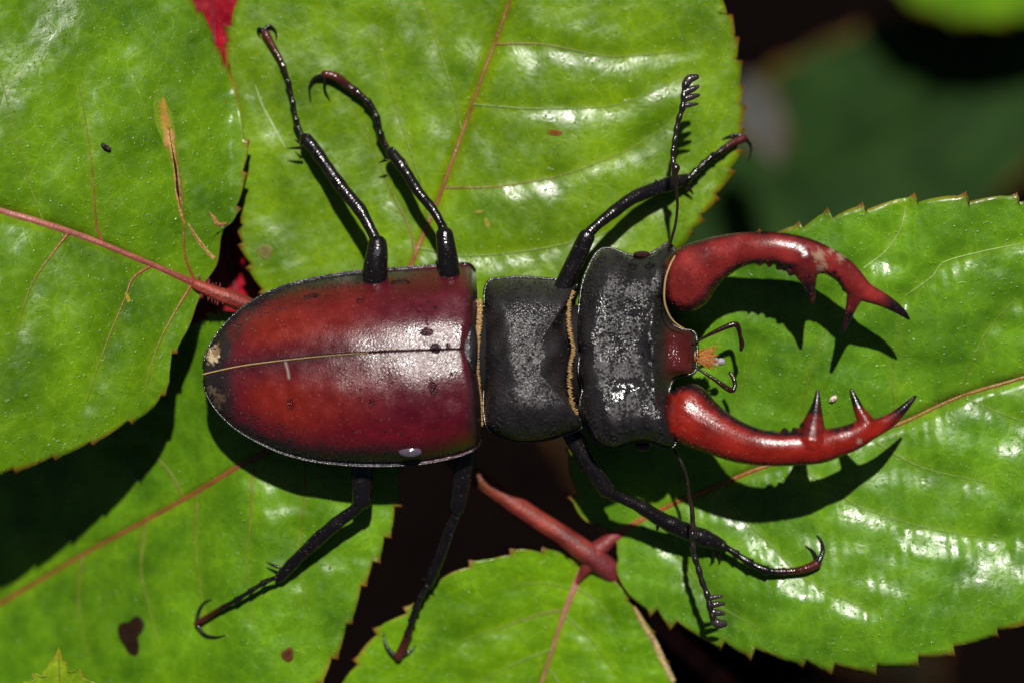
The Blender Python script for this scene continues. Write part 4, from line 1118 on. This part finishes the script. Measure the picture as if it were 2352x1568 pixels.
for (x, y, r_) in ((1452, 614, 11), (1493, 614, 12)):
    drop(x, y, r_, r_, base=dome_h(x, y, head_out, (1432, 802), 146, 238, 6.0, 0.62, head_feat), label='dark water droplet on the pitted black head', group='droplets on the head')
drop(1270, 745, 6, 5, base=dome_h(1270, 745, pro_out, (1214, 826), 128, 244, 2.7, 0.6, pro_feat), label='tiny water droplet on the black neck shield', group=None)

M_FILM = plain_mat('wet_armour', (0.012, 0.011, 0.012), 0.1, 30, 0.0, spec=0.8)
fb = M_FILM.node_tree.nodes['Principled BSDF']
fb.inputs['Roughness'].default_value = 0.13
fn = noise(M_FILM.node_tree, N(M_FILM.node_tree, 'ShaderNodeNewGeometry').outputs['Position'], 22.0, 2, 0.5)
fbp = N(M_FILM.node_tree, 'ShaderNodeBump'); fbp.inputs['Strength'].default_value = 0.5; fbp.inputs['Distance'].default_value = 0.03
M_FILM.node_tree.links.new(fn.outputs['Fac'], fbp.inputs['Height']); M_FILM.node_tree.links.new(fbp.outputs[0], fb.inputs['Normal'])
def film(cx_, cy_, rx, ry, rot, seed, label):
    r_ = np.random.default_rng(seed)
    na, nr = 40, 9
    a_ = np.linspace(0, 2 * np.pi, na, endpoint=False)
    k_ = 1 + sum(r_.uniform(-.16, .16) * np.sin(a_ * j + r_.uniform(0, 6)) for j in (2, 3, 4, 5, 7))
    V = []
    for i in range(1, nr + 1):
        q_ = i / nr
        X = cx_ + rx * k_ * q_ * np.cos(a_) * math.cos(rot) - ry * k_ * q_ * np.sin(a_) * math.sin(rot)
        Y = cy_ + rx * k_ * q_ * np.cos(a_) * math.sin(rot) + ry * k_ * q_ * np.sin(a_) * math.cos(rot)
        hh = [dome_h(p, q, head_out, (1432, 802), 146, 238, 6.0, 0.62, head_feat) for p, q in zip(X, Y)]
        V.append(P(np.stack([X, Y, np.array(hh) + 5.0 * (1 - q_ ** 4) - 2.5], -1)))
    V = np.vstack(V)
    F = grid_faces(nr, na, True).tolist(); F.append(list(range(na)))
    qd = np.array(F[0])
    if np.cross(V[qd[1]] - V[qd[0]], V[qd[2]] - V[qd[0]])[2] < 0: F = [t[::-1] for t in F]
    build('wet_patch', V, F, M_FILM, head)['label'] = label
film(1436, 890, 46, 24, -0.5, 2, 'glittering film of water on the head nearer the bright red jaw')
film(1460, 716, 20, 14, 0.2, 5, 'small glittering patch of water at the middle of the head')

mite = empty('mite', P(np.array([1655, 830, 150.])))
tag(mite, 'tiny grey mite clinging to the amber mouth brush', 'mite')
v, f = ball(1656, 830, 158, 10, 8.5, 8)
mb = build('body', v, f, M_MITE, mite)
for s_ in (-1, 1):
    for i, a_ in enumerate((2.2, 2.6, 3.0)):
        ex, ey = 1650 + 16 * math.cos(a_), 830 + s_ * 15 * math.sin(a_)
        v, f = tube([(1651, 830 + s_ * 4, 158, 1.5), ((1651 + ex) / 2, (830 + ey) / 2 + s_ * 2, 163, 1.3), (ex, ey, 156, .9)], 8, 6)
        build('leg', v, f, M_MITE, mite)
v, f = ball(1914, 915, onleaf(LR, 1914, 915, 4), 10, 6, 5, rot=0.6)
v = v + RNG.normal(0, 0.004, v.shape)
tag(build('crumb', v, f, M_CRUMB), 'pale crumb on the leaf between the jaw teeth', 'crumb')
v, f = ball(243, 338, onleaf(LL_, 243, 338, 4), 13, 6, 5, rot=-0.6)
v = v + RNG.normal(0, 0.004, v.shape)
tag(build('crumb', v, f, M_DIRT), 'black speck on the big end leaflet beside a red side vein', 'crumb')
